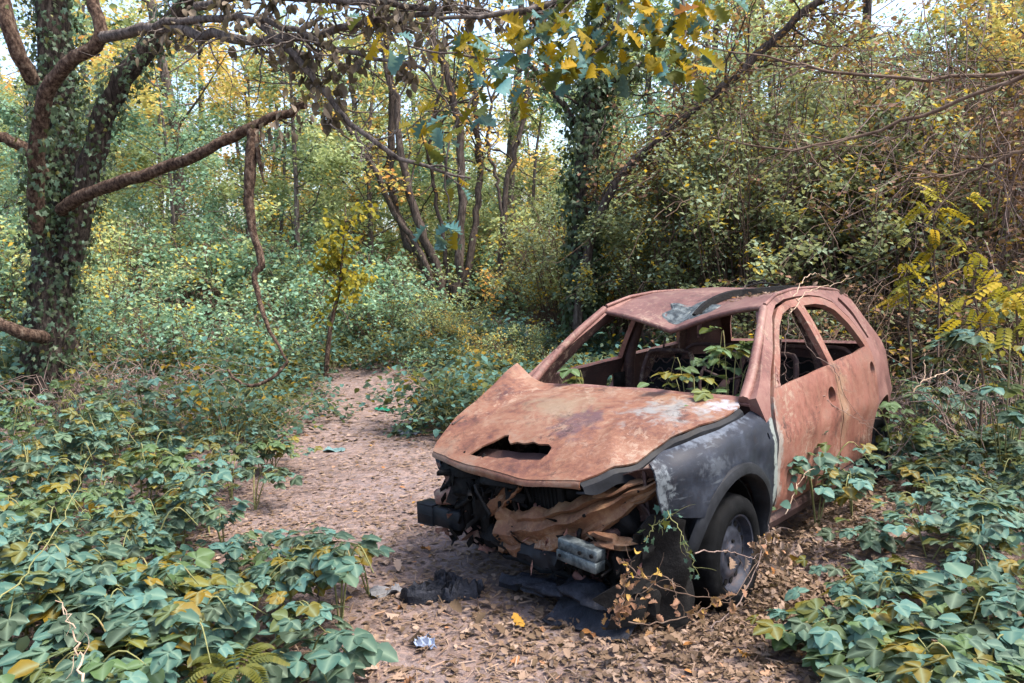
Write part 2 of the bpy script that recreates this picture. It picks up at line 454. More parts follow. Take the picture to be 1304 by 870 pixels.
# ------------------------------------------------------------------ leaves
def leaf_ovate(rows=3, width=.36, fold=.12, droop=.18, serr=0.0):
    """leaf of length 1 along +x, normal +z; rows of left/mid/right"""
    xs = np.linspace(0, 1, rows + 2)
    v = [(0, 0, 0)]
    for i, x in enumerate(xs[1:-1]):
        w = width * (math.sin(math.pi * x ** .78)) ** .72 * (1 + (serr if i % 2 else -serr))
        z = -droop * x * x
        v += [(x, w, z + fold * w * 2), (x + .03, 0, z), (x, -w, z + fold * w * 2)]
    v.append((1, 0, -droop))
    f = [(0, 2, 1), (0, 3, 2)]
    for k in range(rows - 1):
        a = 1 + 3 * k
        f += [(a, a + 1, a + 4), (a, a + 4, a + 3), (a + 1, a + 2, a + 5), (a + 1, a + 5, a + 4)]
    a = 1 + 3 * (rows - 1)
    f += [(a, a + 1, a + 3), (a + 1, a + 2, a + 3)]
    return np.array(v, float), np.array(f)


def leaf_quad():
    v = np.array([(0, 0, 0), (.45, .3, .05), (1, 0, -.1), (.45, -.3, .05)], float)
    return v, np.array([(0, 2, 1), (0, 3, 2)])


def leaf_oak(curl=.15, lob=.5):
    ts = np.linspace(.06, .94, 9)
    v = [(0, 0, 0)]
    for i, t in enumerate(ts):
        w = .36 * math.sin(math.pi * min(1, t * .92 + .04)) ** .7 * (1 if i % 2 else lob) * (.7 + .5 * t)
        z = curl * (w * 1.6) ** 2 * 2 - .25 * curl * t * t
        v += [(t + (.03 if i % 2 else -.02), w, z), (t, 0, -.25 * curl * t * t), (t + (.03 if i % 2 else -.02), -w, z)]
    v.append((1, 0, -.25 * curl))
    f = [(0, 2, 1), (0, 3, 2)]
    for k in range(len(ts) - 1):
        a = 1 + 3 * k
        f += [(a, a + 1, a + 4), (a, a + 4, a + 3), (a + 1, a + 2, a + 5), (a + 1, a + 5, a + 4)]
    a = 1 + 3 * (len(ts) - 1)
    f += [(a, a + 1, a + 3), (a + 1, a + 2, a + 3)]
    return np.array(v, float), np.array(f)


def leaf_ivy():
    o = [(0, 0), (-.12, .34), (.2, .30), (.42, .48), (.5, .2), (1, 0), (.5, -.2), (.42, -.48), (.2, -.30), (-.12, -.34)]
    v = np.array([(x, y, -.12 * abs(y)) for x, y in o] + [(.3, 0, .05)], float)
    k = np.arange(10)
    return v, np.stack([k, np.full(10, 10), (k + 1) % 10], 1)[:, ::-1]


def rotmat(v, f):
    """leaf basis from forward (length) direction f and normal v, arrays (N,3)"""
    f = f / (np.linalg.norm(f, axis=1, keepdims=True) + 1e-9)
    v = v - f * np.sum(v * f, 1, keepdims=True)
    v /= np.linalg.norm(v, axis=1, keepdims=True) + 1e-9
    return np.stack([f, np.cross(v, f), v], -1)


def rand_leaf_rot(n, upb=1.2, droop=.3):
    nrm = rng.normal(0, 1, (n, 3)) * .55
    nrm[:, 2] += upb
    a = rng.uniform(0, 2 * np.pi, n)
    f = np.stack([np.cos(a), np.sin(a), -droop + rng.normal(0, .3, n)], 1)
    return rotmat(nrm, f)


def scatter(geo, tmpl, pos, rot, size, tint):
    v, f = tmpl
    n = len(pos)
    size = np.broadcast_to(np.asarray(size, float), (n,))
    V = np.einsum('nij,kj->nki', rot, v) * size[:, None, None] + pos[:, None, :]
    F = f[None] + (np.arange(n) * len(v))[:, None, None]
    T = np.repeat(np.broadcast_to(np.asarray(tint, float), (n,)), len(v))
    geo.add(V.reshape(-1, 3), F.reshape(-1, f.shape[1]), T)


OV3 = leaf_ovate(3)
OV2 = leaf_ovate(2, .33, .15, .12)
OV1 = leaf_ovate(1, .33, .15, .12)
QUAD = leaf_quad()
OAK = leaf_oak()
IVY = leaf_ivy()


def bramble_leaf(n, seed, mat='bramble'):
    """one compound leaf: petiole at the origin, n leaflets, flat on top; mesh of its own"""
    r = np.random.default_rng(seed)
    g = Geo()
    t = leaf_ovate(4, .41, .10, .20, .06)
    spec = {3: [(.0, 0, 1.0), (-.02, 68, .82), (-.02, -68, .82)], 5: [(.02, 0, 1.0), (-.03, 62, .85), (-.03, -62, .85), (-.16, 105, .62), (-.16, -105, .62)], 1: [(0, 0, 1.1)]}[n]
    for dx, ang, sc in spec:
        a = math.radians(ang + r.normal(0, 7))
        tilt = r.normal(-.06, .12)
        f = np.array([[math.cos(a), math.sin(a), tilt]])
        nn = np.array([[r.normal(0, .12), r.normal(0, .12), 1.]])
        scatter(g, t, np.array([[.42 + dx, 0, .0]]), rotmat(nn, f), [sc * r.uniform(.9, 1.1)], .5)
    g.tube([(0, 0, -.12), (.2, 0, -.02), (.42, 0, 0)], [.016, .012], 3, False)
    me = g.mesh('bramble_leaf', [M[mat]], smooth=True)
    rib = np.zeros(len(me.vertices), np.float32)
    per = len(t[0])
    for k in range(len(spec)):
        rib[k * per] = 1; rib[k * per + per - 1] = 1
        for j in range(4): rib[k * per + 2 + 3 * j] = 1
    a_ = me.attributes.new('rib', 'FLOAT', 'POINT'); a_.data.foreach_set('value', rib)
    return me


# ------------------------------------------------------------------ ground
def build_ground():
    def axis(lo, hi, n, k):
        t = np.linspace(-1, 1, n)
        s = np.sinh(k * t) / math.sinh(k)
        return np.where(s < 0, -s * lo, s * hi)
    xs = axis(-300, 300, 260, 6.5)
    ys = axis(-80, 420, 300, 6.8) + 6.0
    X, Y = np.meshgrid(xs, ys, indexing='ij')
    Z = ground_z(X, Y) + rng.normal(0, .004, X.shape) * (np.abs(Y) < 30)
    v = np.stack([X, Y, Z], -1).reshape(-1, 3)
    n, m = X.shape
    i, j = np.meshgrid(np.arange(n - 1), np.arange(m - 1), indexing='ij')
    f = np.stack([i * m + j, (i + 1) * m + j, (i + 1) * m + j + 1, i * m + j + 1], -1).reshape(-1, 4)
    o = link('ground', make_mesh('ground', v, [f], None, [M['ground']], True))
    tag(o, 'bare brown woodland earth and trodden dirt path strewn with leaves', None, None, 'structure')


build_ground()

# ------------------------------------------------------------------ the burnt car
CAR_T = np.array([.444, 4.145, 0.0]); CAR_YAW, CAR_P, CAR_R = -2.2805, .0103, .0183
car = empty('wrecked_car', CAR_T)
car.rotation_mode = 'QUATERNION'
car.rotation_quaternion = (Matrix.Rotation(CAR_YAW, 3, 'Z') @ Matrix.Rotation(CAR_P, 3, 'Y') @ Matrix.Rotation(CAR_R, 3, 'X')).to_quaternion()
CAR_M = np.array(Matrix.Rotation(CAR_YAW, 3, 'Z') @ Matrix.Rotation(CAR_P, 3, 'Y') @ Matrix.Rotation(CAR_R, 3, 'X'))
tag(car, 'burnt out rusty five door hatchback with crumpled hood and missing front bumper', 'car')


def in_poly(pts, poly):
    x, y = pts[:, 0], pts[:, 1]
    c = np.zeros(len(pts), bool)
    n = len(poly)
    for i in range(n):
        (x1, y1), (x2, y2) = poly[i], poly[(i + 1) % n]
        with np.errstate(divide='ignore', invalid='ignore'):
            c ^= ((y1 > y) != (y2 > y)) & (x < (x2 - x1) * (y - y1) / (y2 - y1 + 1e-12) + x1)
    return c


def dense(poly, step):
    out = []
    n = len(poly)
    for i in range(n):
        a, b = np.array(poly[i], float), np.array(poly[(i + 1) % n], float)
        k = max(1, int(np.linalg.norm(b - a) / step))
        for t in range(k): out.append(a + (b - a) * t / k)
    return np.array(out)


def panel(name, outline, holes, mapf, step, th, out_dir, mats, parent, sharp=35, raw=False):
    """a sheet cut to a 2D outline with holes, mapped to 3D, given thickness th away from out_dir"""
    loops = [dense(outline, step)] + [dense(h, step * .7) for h in holes]
    bpts, edges = [], []
    for lp in loops:
        s = len(bpts)
        bpts += list(lp)
        edges += [(s + i, s + (i + 1) % len(lp)) for i in range(len(lp))]
    bp = np.array(bpts)
    lo, hi = bp.min(0), bp.max(0)
    gx, gy = np.meshgrid(np.arange(lo[0], hi[0], step), np.arange(lo[1], hi[1], step * .87))
    gx = gx + (np.arange(gx.shape[0]) % 2)[:, None] * step * .5
    ip = np.stack([gx.ravel(), gy.ravel()], 1)
    ok = in_poly(ip, loops[0])
    for h in loops[1:]: ok &= ~in_poly(ip, h)
    ip = ip[ok]
    if len(ip):
        dmin = np.min(np.linalg.norm(ip[:, None] - bp[None], axis=2), axis=1)
        ip = ip[dmin > step * .45]
    allp = np.vstack([bp, ip]) if len(ip) else bp
    vs, es, fs, *_ = delaunay_2d_cdt([Vector(p) for p in allp], edges, [], 0, 1e-7)
    v2 = np.array([(p.x, p.y) for p in vs])
    tr = np.array([list(f) for f in fs if len(f) == 3])
    cen = v2[tr].mean(1)
    ok = in_poly(cen, loops[0])
    for h in loops[1:]: ok &= ~in_poly(cen, h)
    tr = tr[ok]
    used = np.unique(tr)
    re = -np.ones(len(v2), int); re[used] = np.arange(len(used))
    tr = re[tr]; v2 = v2[used]
    v = mapf(v2)
    return sheet(name, v, tr, th, out_dir, mats, parent, sharp)


def sheet(name, v, tr, th, out_dir, mats, parent, sharp=35):
    fn = np.cross(v[tr[:, 1]] - v[tr[:, 0]], v[tr[:, 2]] - v[tr[:, 0]])
    if (fn @ np.asarray(out_dir, float)).sum() < 0:
        tr = tr[:, ::-1]; fn = -fn
    vn = np.zeros_like(v)
    for k in range(3): np.add.at(vn, tr[:, k], fn)
    vn /= np.linalg.norm(vn, axis=1, keepdims=True) + 1e-12
    n = len(v)
    vv = np.vstack([v, v - vn * th])
    e = np.vstack([tr[:, [0, 1]], tr[:, [1, 2]], tr[:, [2, 0]]])
    key = {}
    for a, b in map(tuple, e): key[(a, b)] = 1
    rim = np.array([(a, b) for (a, b) in key if (b, a) not in key])
    q = np.stack([rim[:, 1], rim[:, 0], rim[:, 0] + n, rim[:, 1] + n], 1)
    fm = np.concatenate([np.zeros(len(q)), np.zeros(len(tr)), np.full(len(tr), min(1, len(mats) - 1))])
    me = make_mesh(name, vv, [q, tr, tr[:, ::-1] + n], None, mats, True, fm, sharp)
    return link(name, me, parent)


def grid_sheet(name, V, th, out_dir, mats, parent, sharp=40):
    """V: (n,m,3) grid"""
    n, m = V.shape[:2]
    i, j = np.meshgrid(np.arange(n - 1), np.arange(m - 1), indexing='ij')
    a = i * m + j
    t = np.concatenate([np.stack([a, a + m, a + m + 1], -1).reshape(-1, 3), np.stack([a, a + m + 1, a + 1], -1).reshape(-1, 3)])
    return sheet(name, V.reshape(-1, 3), t, th, out_dir, mats, parent, sharp)


def side_y(x, z):
    x = np.asarray(x, float); z = np.asarray(z, float)
    lo = .815 - .35 * (z - .6) ** 2 - .9 * np.maximum(0, .42 - z) ** 2
    t = np.maximum(0, z - .93)
    y = np.where(z < .93, lo, .777 - .40 * t - .25 * t * t)
    y = y - .13 * (np.maximum(0, x) / .7) ** 2 - .11 * (np.maximum(0, -1.9 - x) / 1.05) ** 2
    # swage line and a soft hollow along the doors
    y = y + .010 * np.exp(-((z - .70 - .02 * x) / .05) ** 2) - .008 * np.exp(-((z - .50) / .09) ** 2) * smooth(-.3, -.6, x)
    return y


def dents(x, z, s):
    return (.006 * np.sin(7 * x + 3 * z + s) * np.sin(5 * z + 2 * s) + .0035 * np.sin(17 * x - 9 * z + s * 3) * np.sin(13 * z + 4 * x))


def circ(cx, cy, rx, ry, n=16): return [(cx + rx * math.cos(2 * math.pi * k / n), cy + ry * math.sin(2 * math.pi * k / n)) for k in range(n)]


FD = [(-.490, .30), (-.472, .50), (-.472, .75), (-.50, .905), (-.535, .945), (-.75, 1.118), (-.98, 1.285), (-1.12, 1.350), (-1.28, 1.378), (-1.437, 1.386), (-1.455, 1.2), (-1.462, .98), (-1.458, .7), (-1.452, .30)]
FDH = [(-.63, .950), (-.82, 1.112), (-1.0, 1.248), (-1.12, 1.308), (-1.26, 1.336), (-1.378, 1.342), (-1.395, 1.2), (-1.410, .985)]
RD = [(-1.480, .30), (-1.482, .7), (-1.486, .98), (-1.478, 1.2), (-1.458, 1.388), (-1.7, 1.388), (-1.9, 1.372), (-2.05, 1.330), (-2.2, 1.215), (-2.33, 1.03), (-2.34, .9), (-2.27, .70), (-2.20, .60), (-2.13, .47), (-2.105, .30)]
RDH = [(-1.535, .992), (-1.525, 1.2), (-1.515, 1.340), (-1.7, 1.342), (-1.86, 1.326), (-1.98, 1.288), (-2.1, 1.185), (-2.225, 1.025)]
ARC = [(-2.49 + .375 * math.cos(a), .28 + .375 * math.sin(a)) for a in np.linspace(R(20), R(165), 14)]
ROOFLINE = [(-.95, 1.36), (-1.2, 1.415), (-1.5, 1.437), (-1.9, 1.437), (-2.3, 1.405), (-2.56, 1.335)]
SF = ([(-.33, .93), (-.62, 1.135)] + ROOFLINE + [(-2.75, 1.13), (-2.9, .98), (-2.96, .8), (-2.97, .52), (-2.90, .38), (-2.853, .38)]
      + ARC[::-1] + [(-2.128, .42), (-2.21, .592), (-2.283, .695), (-2.353, .9), (-2.343, 1.04), (-2.212, 1.228), (-2.06, 1.342), (-1.9, 1.383), (-1.7, 1.399), (-1.45, 1.398), (-1.28, 1.389), (-1.118, 1.362), (-.973, 1.297), (-.742, 1.13), (-.525, .957), (-.487, .91), (-.455, .78), (-.40, .78)])
SF = [p for i, p in enumerate(SF)]
SFH = [(-2.19, 1.345), (-2.30, 1.232), (-2.43, 1.06), (-2.475, 1.065), (-2.37, 1.245), (-2.235, 1.362)]


def side_map(s, seed, dx=0.):
    def f(p):
        x, z = p[:, 0], p[:, 1]
        y = side_y(x, z) + dents(x, z, seed) + dx
        return np.stack([x, s * y, z], 1)
    return f


for s, sd in ((1, 1.0), (-1, 4.0)):
    od = (0, s, 0)
    panel('front_door', FD, [FDH, circ(-1.335, .815, .062, .048)], side_map(s, sd), .045, .035, od, [M['door'], M['inner']], car)
    panel('rear_door', RD, [RDH, circ(-2.215, .872, .066, .050)], side_map(s, sd + 2, -.002), .045, .035, od, [M['door'], M['inner']], car)
    panel('body_side_frame', SF, [SFH], side_map(s, sd + 4, -.006), .05, .055, od, [M['shell'], M['inner']], car)
    # black sheets painting the shade inside the handle holes, and the sill
    g = Geo()
    g.tube(bez([(-.42, s * .70, .25), (-1.2, s * .705, .24), (-2.08, s * .70, .25)], 8), [.065], 8)
    g.build('sill', [M['inner']], car, True, 40)
    for hx, hy, hz in ((-1.335, .70, .815), (-2.215, .69, .872)):
        V = np.array([[(hx + .075 * a, s * (hy - .02 * (1 - a * a) * (1 - b * b)), hz + .06 * b) for a in np.linspace(-1, 1, 7)] for b in np.linspace(-1, 1, 7)])
        grid_sheet('handle_hole_shade', V, .006, (0, s, 0), [M['black']], car)
    # mirror mount triangle with two holes
    tri = [(-.555, .955), (-.64, .955), (-.69, 1.055)]
    panel('mirror_mount', tri, [circ(-.622, .975, .012, .012, 8), circ(-.65, 1.005, .009, .009, 8)], side_map(s, sd, .004), .02, .006, od, [M['shell'], M['black']], car)

# --- roof
rlx, rlz = np.array([p[0] for p in ROOFLINE])[::-1], np.array([p[1] for p in ROOFLINE])[::-1]


def roof_z(x, y):
    ze = np.interp(x, rlx, rlz)
    ye = side_y(x, ze)
    z = ze + .028 * (1 - np.clip(y / ye, -1, 1) ** 2)
    k = np.exp(-(np.maximum(0, -.95 - x) / .36) ** 2)
    z = z - .165 * k * np.clip(1 - np.abs(y + .05) / .56, 0, 1) ** 1.15
    z = z - .03 * np.exp(-((x + 1.65) / .35) ** 2 - ((y - .12) / .25) ** 2)
    tt = np.clip((-1.10 - x) / .95, 0, 1)
    yst = .02 + .30 * tt ** 1.5
    z = z - .035 * smooth(-.004, .004, y - yst) * smooth(-1.06, -1.15, x) * smooth(-2.3, -2.05, x) * np.clip(1 - (y - yst) / .42, 0, 1)
    z = z + .004 * np.sin(9 * x + 4 * y) * np.sin(7 * y - 2 * x)
    return z


nx, ny = 50, 90
V = np.zeros((nx, ny, 3))
for i, x in enumerate(np.linspace(-.945, -2.55, nx)):
    ye = float(side_y(x, np.interp(x, rlx, rlz))) - .008
    for j, t in enumerate(np.linspace(-1, 1, ny)):
        V[i, j] = (x + .05 * (t * t) * (i == 0) * 0, t * ye, float(roof_z(x, t * ye)))
grid_sheet('roof', V, .012, (0, 0, 1), [M['roof'], M['inner']], car)
# rolled header over the windscreen opening, roof gutter seams
hp = np.array([(-.948, y, float(roof_z(-.948, y)) - .012) for y in np.linspace(-.55, .55, 30)])
Geo().tube(hp, [.017], 8).build('windscreen_header', [M['roof']], car, True, 50)
for s in (1, -1):
    pth = []
    for x in np.linspace(-.97, -2.5, 26):
        ye = float(side_y(x, np.interp(x, rlx, rlz)))
        pth.append((x, s * (ye - .012), float(np.interp(x, rlx, rlz)) + .006))
    Geo().tube(pth, [.012], 6).build('roof_gutter', [M['shell']], car, True)
    # windscreen pillar return: a bar along the inside edge of the pillar
    pl = bez([(-.33, s * .70, .915), (-.50, s * .672, 1.045), (-.72, s * .615, 1.205), (-.95, s * .545, 1.352)], 12)
    Geo().tube(pl, [.030, .026, .024], 8).build('windscreen_pillar', [M['shell']], car, True, 50)
    # centre pillar inside
    bp_ = bez([(-1.47, s * .70, .30), (-1.47, s * .70, .9), (-1.46, s * .62, 1.15), (-1.44, s * .525, 1.36)], 12)
    Geo().tube(bp_, [.045, .04, .03], 8).build('centre_pillar', [M['inner']], car, True, 50)
# torn raised roof strip, melted metal, wire
st = np.array([(x, y, float(roof_z(x, y - .02)) - .012) for x, y in zip(np.linspace(-1.10, -2.05, 22), .02 + .30 * np.linspace(0, 1, 22) ** 1.5)])
V = np.array([[p + np.array([0, -.02, -.012]), p + np.array([0, -.004, .028]), p + np.array([0, .02, .024]), p + np.array([0, .03, -.015])] for p in st])
grid_sheet('torn_roof_strip', V, .006, (0, 0, 1), [M['black'], M['inner']], car, 30)


def lumpy(name, cx, cy, rx, ry, zf, h, mats, parent, seed, n=15, m=40, irr=.35):
    """flat irregular cake of molten stuff lying on a surface zf(x, y)"""
    r = np.random.default_rng(seed)
    th = np.linspace(0, 2 * np.pi, m, endpoint=False)
    rad = np.ones(m)
    for k in range(2, 9): rad += irr / k * r.normal() * np.cos(k * th + r.uniform(0, 6.3)) * 1.3
    g = Geo()
    v = []
    for i in range(n):
        t = i / (n - 1)
        rr = math.sin(t * math.pi / 2) ** .7
        for j in range(m):
            x = cx + rx * rr * rad[j] * math.cos(th[j]); y = cy + ry * rr * rad[j] * math.sin(th[j])
            bz = h * (1 - t ** 4) * (.75 + .5 * math.sin(23 * x + seed) * math.sin(19 * y) + .25 * r.normal())
            v.append((x, y, float(zf(x, y)) - .004 + max(0, bz)))
    i, j = np.meshgrid(np.arange(n - 1), np.arange(m), indexing='ij')
    f = np.stack([i * m + j, (i + 1) * m + j, (i + 1) * m + (j + 1) % m, i * m + (j + 1) % m], -1).reshape(-1, 4)
    g.add(v, f)
    return g.build(name, mats, parent, True, 45)


lumpy('melted_metal_patch', -1.15, -.02, .13, .16, roof_z, .014, [M['alu']], car, 5)
Geo().tube(wobble(bez([(-1.45, .22, 1.47), (-1.55, .30, 1.49), (-1.62, .26, 1.50), (-1.58, .18, 1.49), (-1.68, .22, 1.485), (-1.75, .32, 1.47)], 30), .003), [.006], 5).build('burnt_wire', [M['black']], car, True)

# --- tailgate with rear window opening
TG = [(.0 - .62, .48), (-.64, .8), (-.66, .97), (-.58, 1.15), (-.49, 1.33), (.49, 1.33), (.58, 1.15), (.66, .97), (.64, .8), (.62, .48)]
TGH = [(-.55, 1.0), (-.49, 1.15), (-.42, 1.275), (.42, 1.275), (.49, 1.15), (.55, 1.0)]
panel('tailgate', TG, [TGH], lambda p: np.stack([np.where(p[:, 1] < .95, -2.955 + .05 * np.abs(p[:, 0]) ** 2, -2.955 + (p[:, 1] - .95) * .98) + .10 * p[:, 0] ** 2, p[:, 0], p[:, 1]], 1), .06, .03, (-1, 0, 0), [M['shell'], M['inner']], car)

# --- floor, firewall, inner wings, cowl
Geo().box((-1.35, 0, .245), (2.3, 1.42, .03), bev=.01).build('floor_pan', [M['inner']], car)
Geo().box((-2.45, 0, .36), (.95, 1.05, .22), bev=.05).build('boot_floor', [M['inner']], car)
V = np.array([[(-.36 - .05 * math.sin(3 * a), y, .22 + a * .66 + .012 * math.sin(9 * y)) for y in np.linspace(-.72, .72, 20)] for a in np.linspace(0, 1, 8)])
grid_sheet('firewall', V, .02, (1, 0, 0), [M['inner']], car)
V = np.array([[(-.33 - .13 * t, y, .895 + .022 * math.sin(t * 3.1) + .012 * (1 - (y / .7) ** 2) + .003 * math.sin(14 * y)) for y in np.linspace(-.73, .73, 30)] for t in np.linspace(0, 1, 7)])
grid_sheet('cowl_panel', V, .012, (0, 0, 1), [M['shell'], M['inner']], car)
for s in (1, -1):
    V = np.array([[(x, s * (.60 + .05 * math.sin(2.2 * x + 1) - .03 * t + .012 * math.sin(13 * x)), .40 + t * (.40 - .16 * max(0, x))) for x in np.linspace(-.35, .50, 18)] for t in np.linspace(0, 1, 7)])
    grid_sheet('inner_wing', V, .015, (0, s, 0), [M['inner'], M['inner']], car)
    # strut tower
    g = Geo(); g.tube([(-.05, s * .53, .45), (-.06, s * .52, .70), (-.07, s * .52, .76)], [.10, .085, .06], 14)
    g.build('strut_tower', [M['inner']], car, True, 40)
    g = Geo(); g.box((.15, s * .46, .385), (.85, .07, .11), bev=.012)
    g.build('front_rail', [M['inner']], car)

# --- interior remains
for s in (1, -1):
    g = Geo()
    x0 = -1.12
    c = s * .36
    for dy in (-.21, .21):
        g.tube(bez([(x0 + .28, c + dy, .42), (x0 - .10, c + dy, .44), (x0 - .20, c + dy * .97, .62), (x0 - .34, c + dy * .85, .98), (x0 - .36, c + dy * .5, 1.03)], 14), [.018], 6)
    g.tube([(x0 - .36, c - .105, 1.03), (x0 - .36, c + .105, 1.03)], [.018], 6)
    g.tube([(x0 + .28, c - .21, .42), (x0 + .28, c + .21, .42)], [.018], 6)
    for dy in (-.06, .06): g.tube([(x0 - .36, c + dy, 1.02), (x0 - .40, c + dy, 1.12)], [.008], 6)
    seat = g.build('seat_frame', [M['inner']], car, True)
    g = Geo()
    for k in range(7):
        t = .12 + k * .12
        zz = .5 + t * .55; xx = x0 - .17 - t * .20
        ys = np.linspace(-.19, .19, 23)
        g.tube([(xx + .012 * math.sin(9 * k + 40 * y), c + y, zz + .018 * math.sin(75 * y)) for y in ys], [.005], 4)
    for k in range(6):
        xx = x0 + .22 - k * .06
        g.tube([(xx + .014 * math.sin(75 * y), c + y, .44) for y in np.linspace(-.19, .19, 23)], [.005], 4)
    g.build('seat_spring', [M['inner']], seat, True)
    V = np.array([[(x0 - .16 - .24 * t + .02 * math.sin(8 * y + 5 * t), c + y * (1 - .25 * t * t), .47 + .50 * t) for y in np.linspace(-.185, .185, 9)] for t in np.linspace(0, 1, 9)])
    grid_sheet('scorched_backing', V, .02, (1, 0, 0), [M['black']], seat)
g = Geo()
for dy in (-.36, .36):
    pth = bez([(-2.08, dy - .28, .45), (-2.22, dy - .28, .95), (-2.23, dy, 1.0), (-2.22, dy + .28, .95), (-2.08, dy + .28, .45)], 20)
    g.tube(pth, [.016], 6)
for zz in np.linspace(.5, .9, 6):
    g.tube([(-2.10 - .26 * (zz - .45), y, zz + .012 * math.sin(60 * y)) for y in np.linspace(-.62, .62, 60)], [.005], 4)
rear_seat = g.build('rear_seat_frame', [M['inner']], car, True)
V = np.array([[(-2.12 - .20 * t, y, .42 + .50 * t + .01 * math.sin(11 * y)) for y in np.linspace(-.62, .62, 14)] for t in np.linspace(0, 1, 6)])
grid_sheet('rear_seat_panel', V, .012, (1, 0, 0), [M['black']], rear_seat)
g = Geo()
g.tube(bez([(-.58, -.66, .80), (-.58, -.3, .86), (-.57, .2, .84), (-.58, .66, .82)], 16), [.032], 8)
g.tube([(-.45, .1, .35), (-.57, .12, .84)], [.02], 6); g.tube([(-.45, -.1, .35), (-.57, -.12, .84)], [.02], 6)
g.build('dashboard_beam', [M['inner']], car, True)
g = Geo()
g.tube([(-.50, .36, .78), (-.85, .36, .93)], [.022], 8)
th = np.linspace(0, 2 * np.pi, 25)
e1 = np.array([0, 1, 0]); e2 = np.array([-.4, 0, .91])
g.tube([np.array([-.86, .36, .935]) + .175 * (math.cos(a) * e1 + math.sin(a) * e2) for a in th], [.011], 6, False)
for a in (0.3, 2.8, 4.7): g.tube([(-.86, .36, .935), np.array([-.86, .36, .935]) + .175 * (math.cos(a) * e1 + math.sin(a) * e2)], [.008], 5)
g.build('steering_wheel', [M['inner']], car, True)

# --- hood (crumpled): control points from its measured corners, thin-plate interpolation
HC = np.array([(-.33, -.79, 1.04), (-.33, -.70, .965), (-.33, -.60, .930), (-.33, -.3, .925), (-.33, .014, .927), (-.33, .4, .915), (-.33, .68, .905), (.605, -.60, .682), (.66, -.28, .661), (.68, .04, .652), (.66, .39, .676), (.5, .49, .716),
               (.3, .533, .762), (.1, .63, .835), (-.15, .69, .868), (.52, -.66, .72), (.3, -.73, .80), (.0, -.78, .90), (-.2, -.79, .985), (.15, -.1, .845), (.40, 0., .765), (.35, -.35, .775), (.1, .3, .868), (-.05, -.45, .895), (.45, .25, .755), (-.1, 0, .905),
               (.2, .45, .83), (.55, -.3, .700), (.56, .1, .695)])


def tps(ctrl, lam=1e-4):
    p = ctrl[:, :2]
    d = np.linalg.norm(p[:, None] - p[None], axis=2)
    K = np.where(d > 0, d * d * np.log(d + 1e-12), 0) + lam * np.eye(len(p))
    n = len(p)
    A = np.zeros((n + 3, n + 3)); A[:n, :n] = K; A[:n, n] = 1; A[:n, n + 1:] = p; A[n, :n] = 1; A[n + 1:, :n] = p.T
    w = np.linalg.solve(A, np.concatenate([ctrl[:, 2], np.zeros(3)]))
    def f(x, y):
        q = np.stack([np.asarray(x, float).ravel(), np.asarray(y, float).ravel()], 1)
        dd = np.linalg.norm(q[:, None] - p[None], axis=2)
        return np.where(dd > 0, dd * dd * np.log(dd + 1e-12), 0) @ w[:n] + w[n] + q @ w[n + 1:]
    return f


hood_f = tps(HC)


def ridge(x, y, a, b, amp, wd):
    a = np.array(a); b = np.array(b)
    d = b - a; L = np.linalg.norm(d); d = d / L
    t = np.clip((x - a[0]) * d[0] + (y - a[1]) * d[1], 0, L)
    dist = np.hypot(x - a[0] - t * d[0], y - a[1] - t * d[1])
    return amp * np.exp(-dist / wd) * (.35 + .65 * t / L)


def hood_z(x, y):
    z = hood_f(x, y)
    z = z + ridge(x, y, (.62, -.5), (-.28, -.72), .014, .05) + ridge(x, y, (.62, .30), (.05, .20), -.014, .035) + ridge(x, y, (.1, .2), (.52, .46), .016, .04)
    z = z + ridge(x, y, (-.30, -.5), (.3, -.6), -.020, .06) + ridge(x, y, (.35, -.15), (.55, .12), .010, .03) + ridge(x, y, (-.3, .55), (.2, .42), .012, .03)
    z = z + .0045 * np.sin(11 * x + 6 * y) * np.sin(9 * y - 4 * x) + .0025 * np.sin(27 * x - 10 * y) * np.sin(21 * y)
    return z


HO = [(-.33, -.80), (-.335, -.70), (-.34, -.60), (-.335, -.3), (-.335, .0), (-.335, .35), (-.34, .66), (-.28, .70), (-.15, .70), (.1, .635), (.2, .575), (.3, .535), (.42, .53), (.5, .49), (.60, .43), (.665, .385), (.685, .2), (.685, .04), (.67, -.15), (.66, -.28), (.64, -.45), (.605, -.61), (.52, -.665), (.3, -.735), (0., -.785), (-.2, -.80)]
HH = [(.575, -.375), (.50, -.35), (.445, -.315), (.395, -.29), (.385, -.265), (.425, -.235), (.452, -.20), (.432, -.17), (.44, -.12), (.428, -.07), (.445, -.02), (.43, .03), (.45, .065), (.505, .082), (.545, .07), (.552, .0), (.565, -.05), (.558, -.12), (.572, -.18), (.566, -.25), (.582, -.31)]
hood = panel('hood', HO, [HH], lambda p: np.stack([p[:, 0], p[:, 1], hood_z(p[:, 0], p[:, 1])], 1), .028, .009, (0, 0, 1), [M['hood'], M['black']], car, 30)
# lip folded down along the front edge
fe = [p for p in HO[15:22]]
fe = bez(fe, 40)
V = np.array([[(x + dx, y, float(hood_z(np.array([x]), np.array([y]))[0]) + dz) for dx, dz in ((-.004, -.002), (.007, -.012), (.008, -.030), (-.002, -.040 + .008 * math.sin(9 * y)))] for x, y in fe])
grid_sheet('hood_front_lip', V, .005, (1, 0, 0), [M['hood'], M['black']], hood, 50)
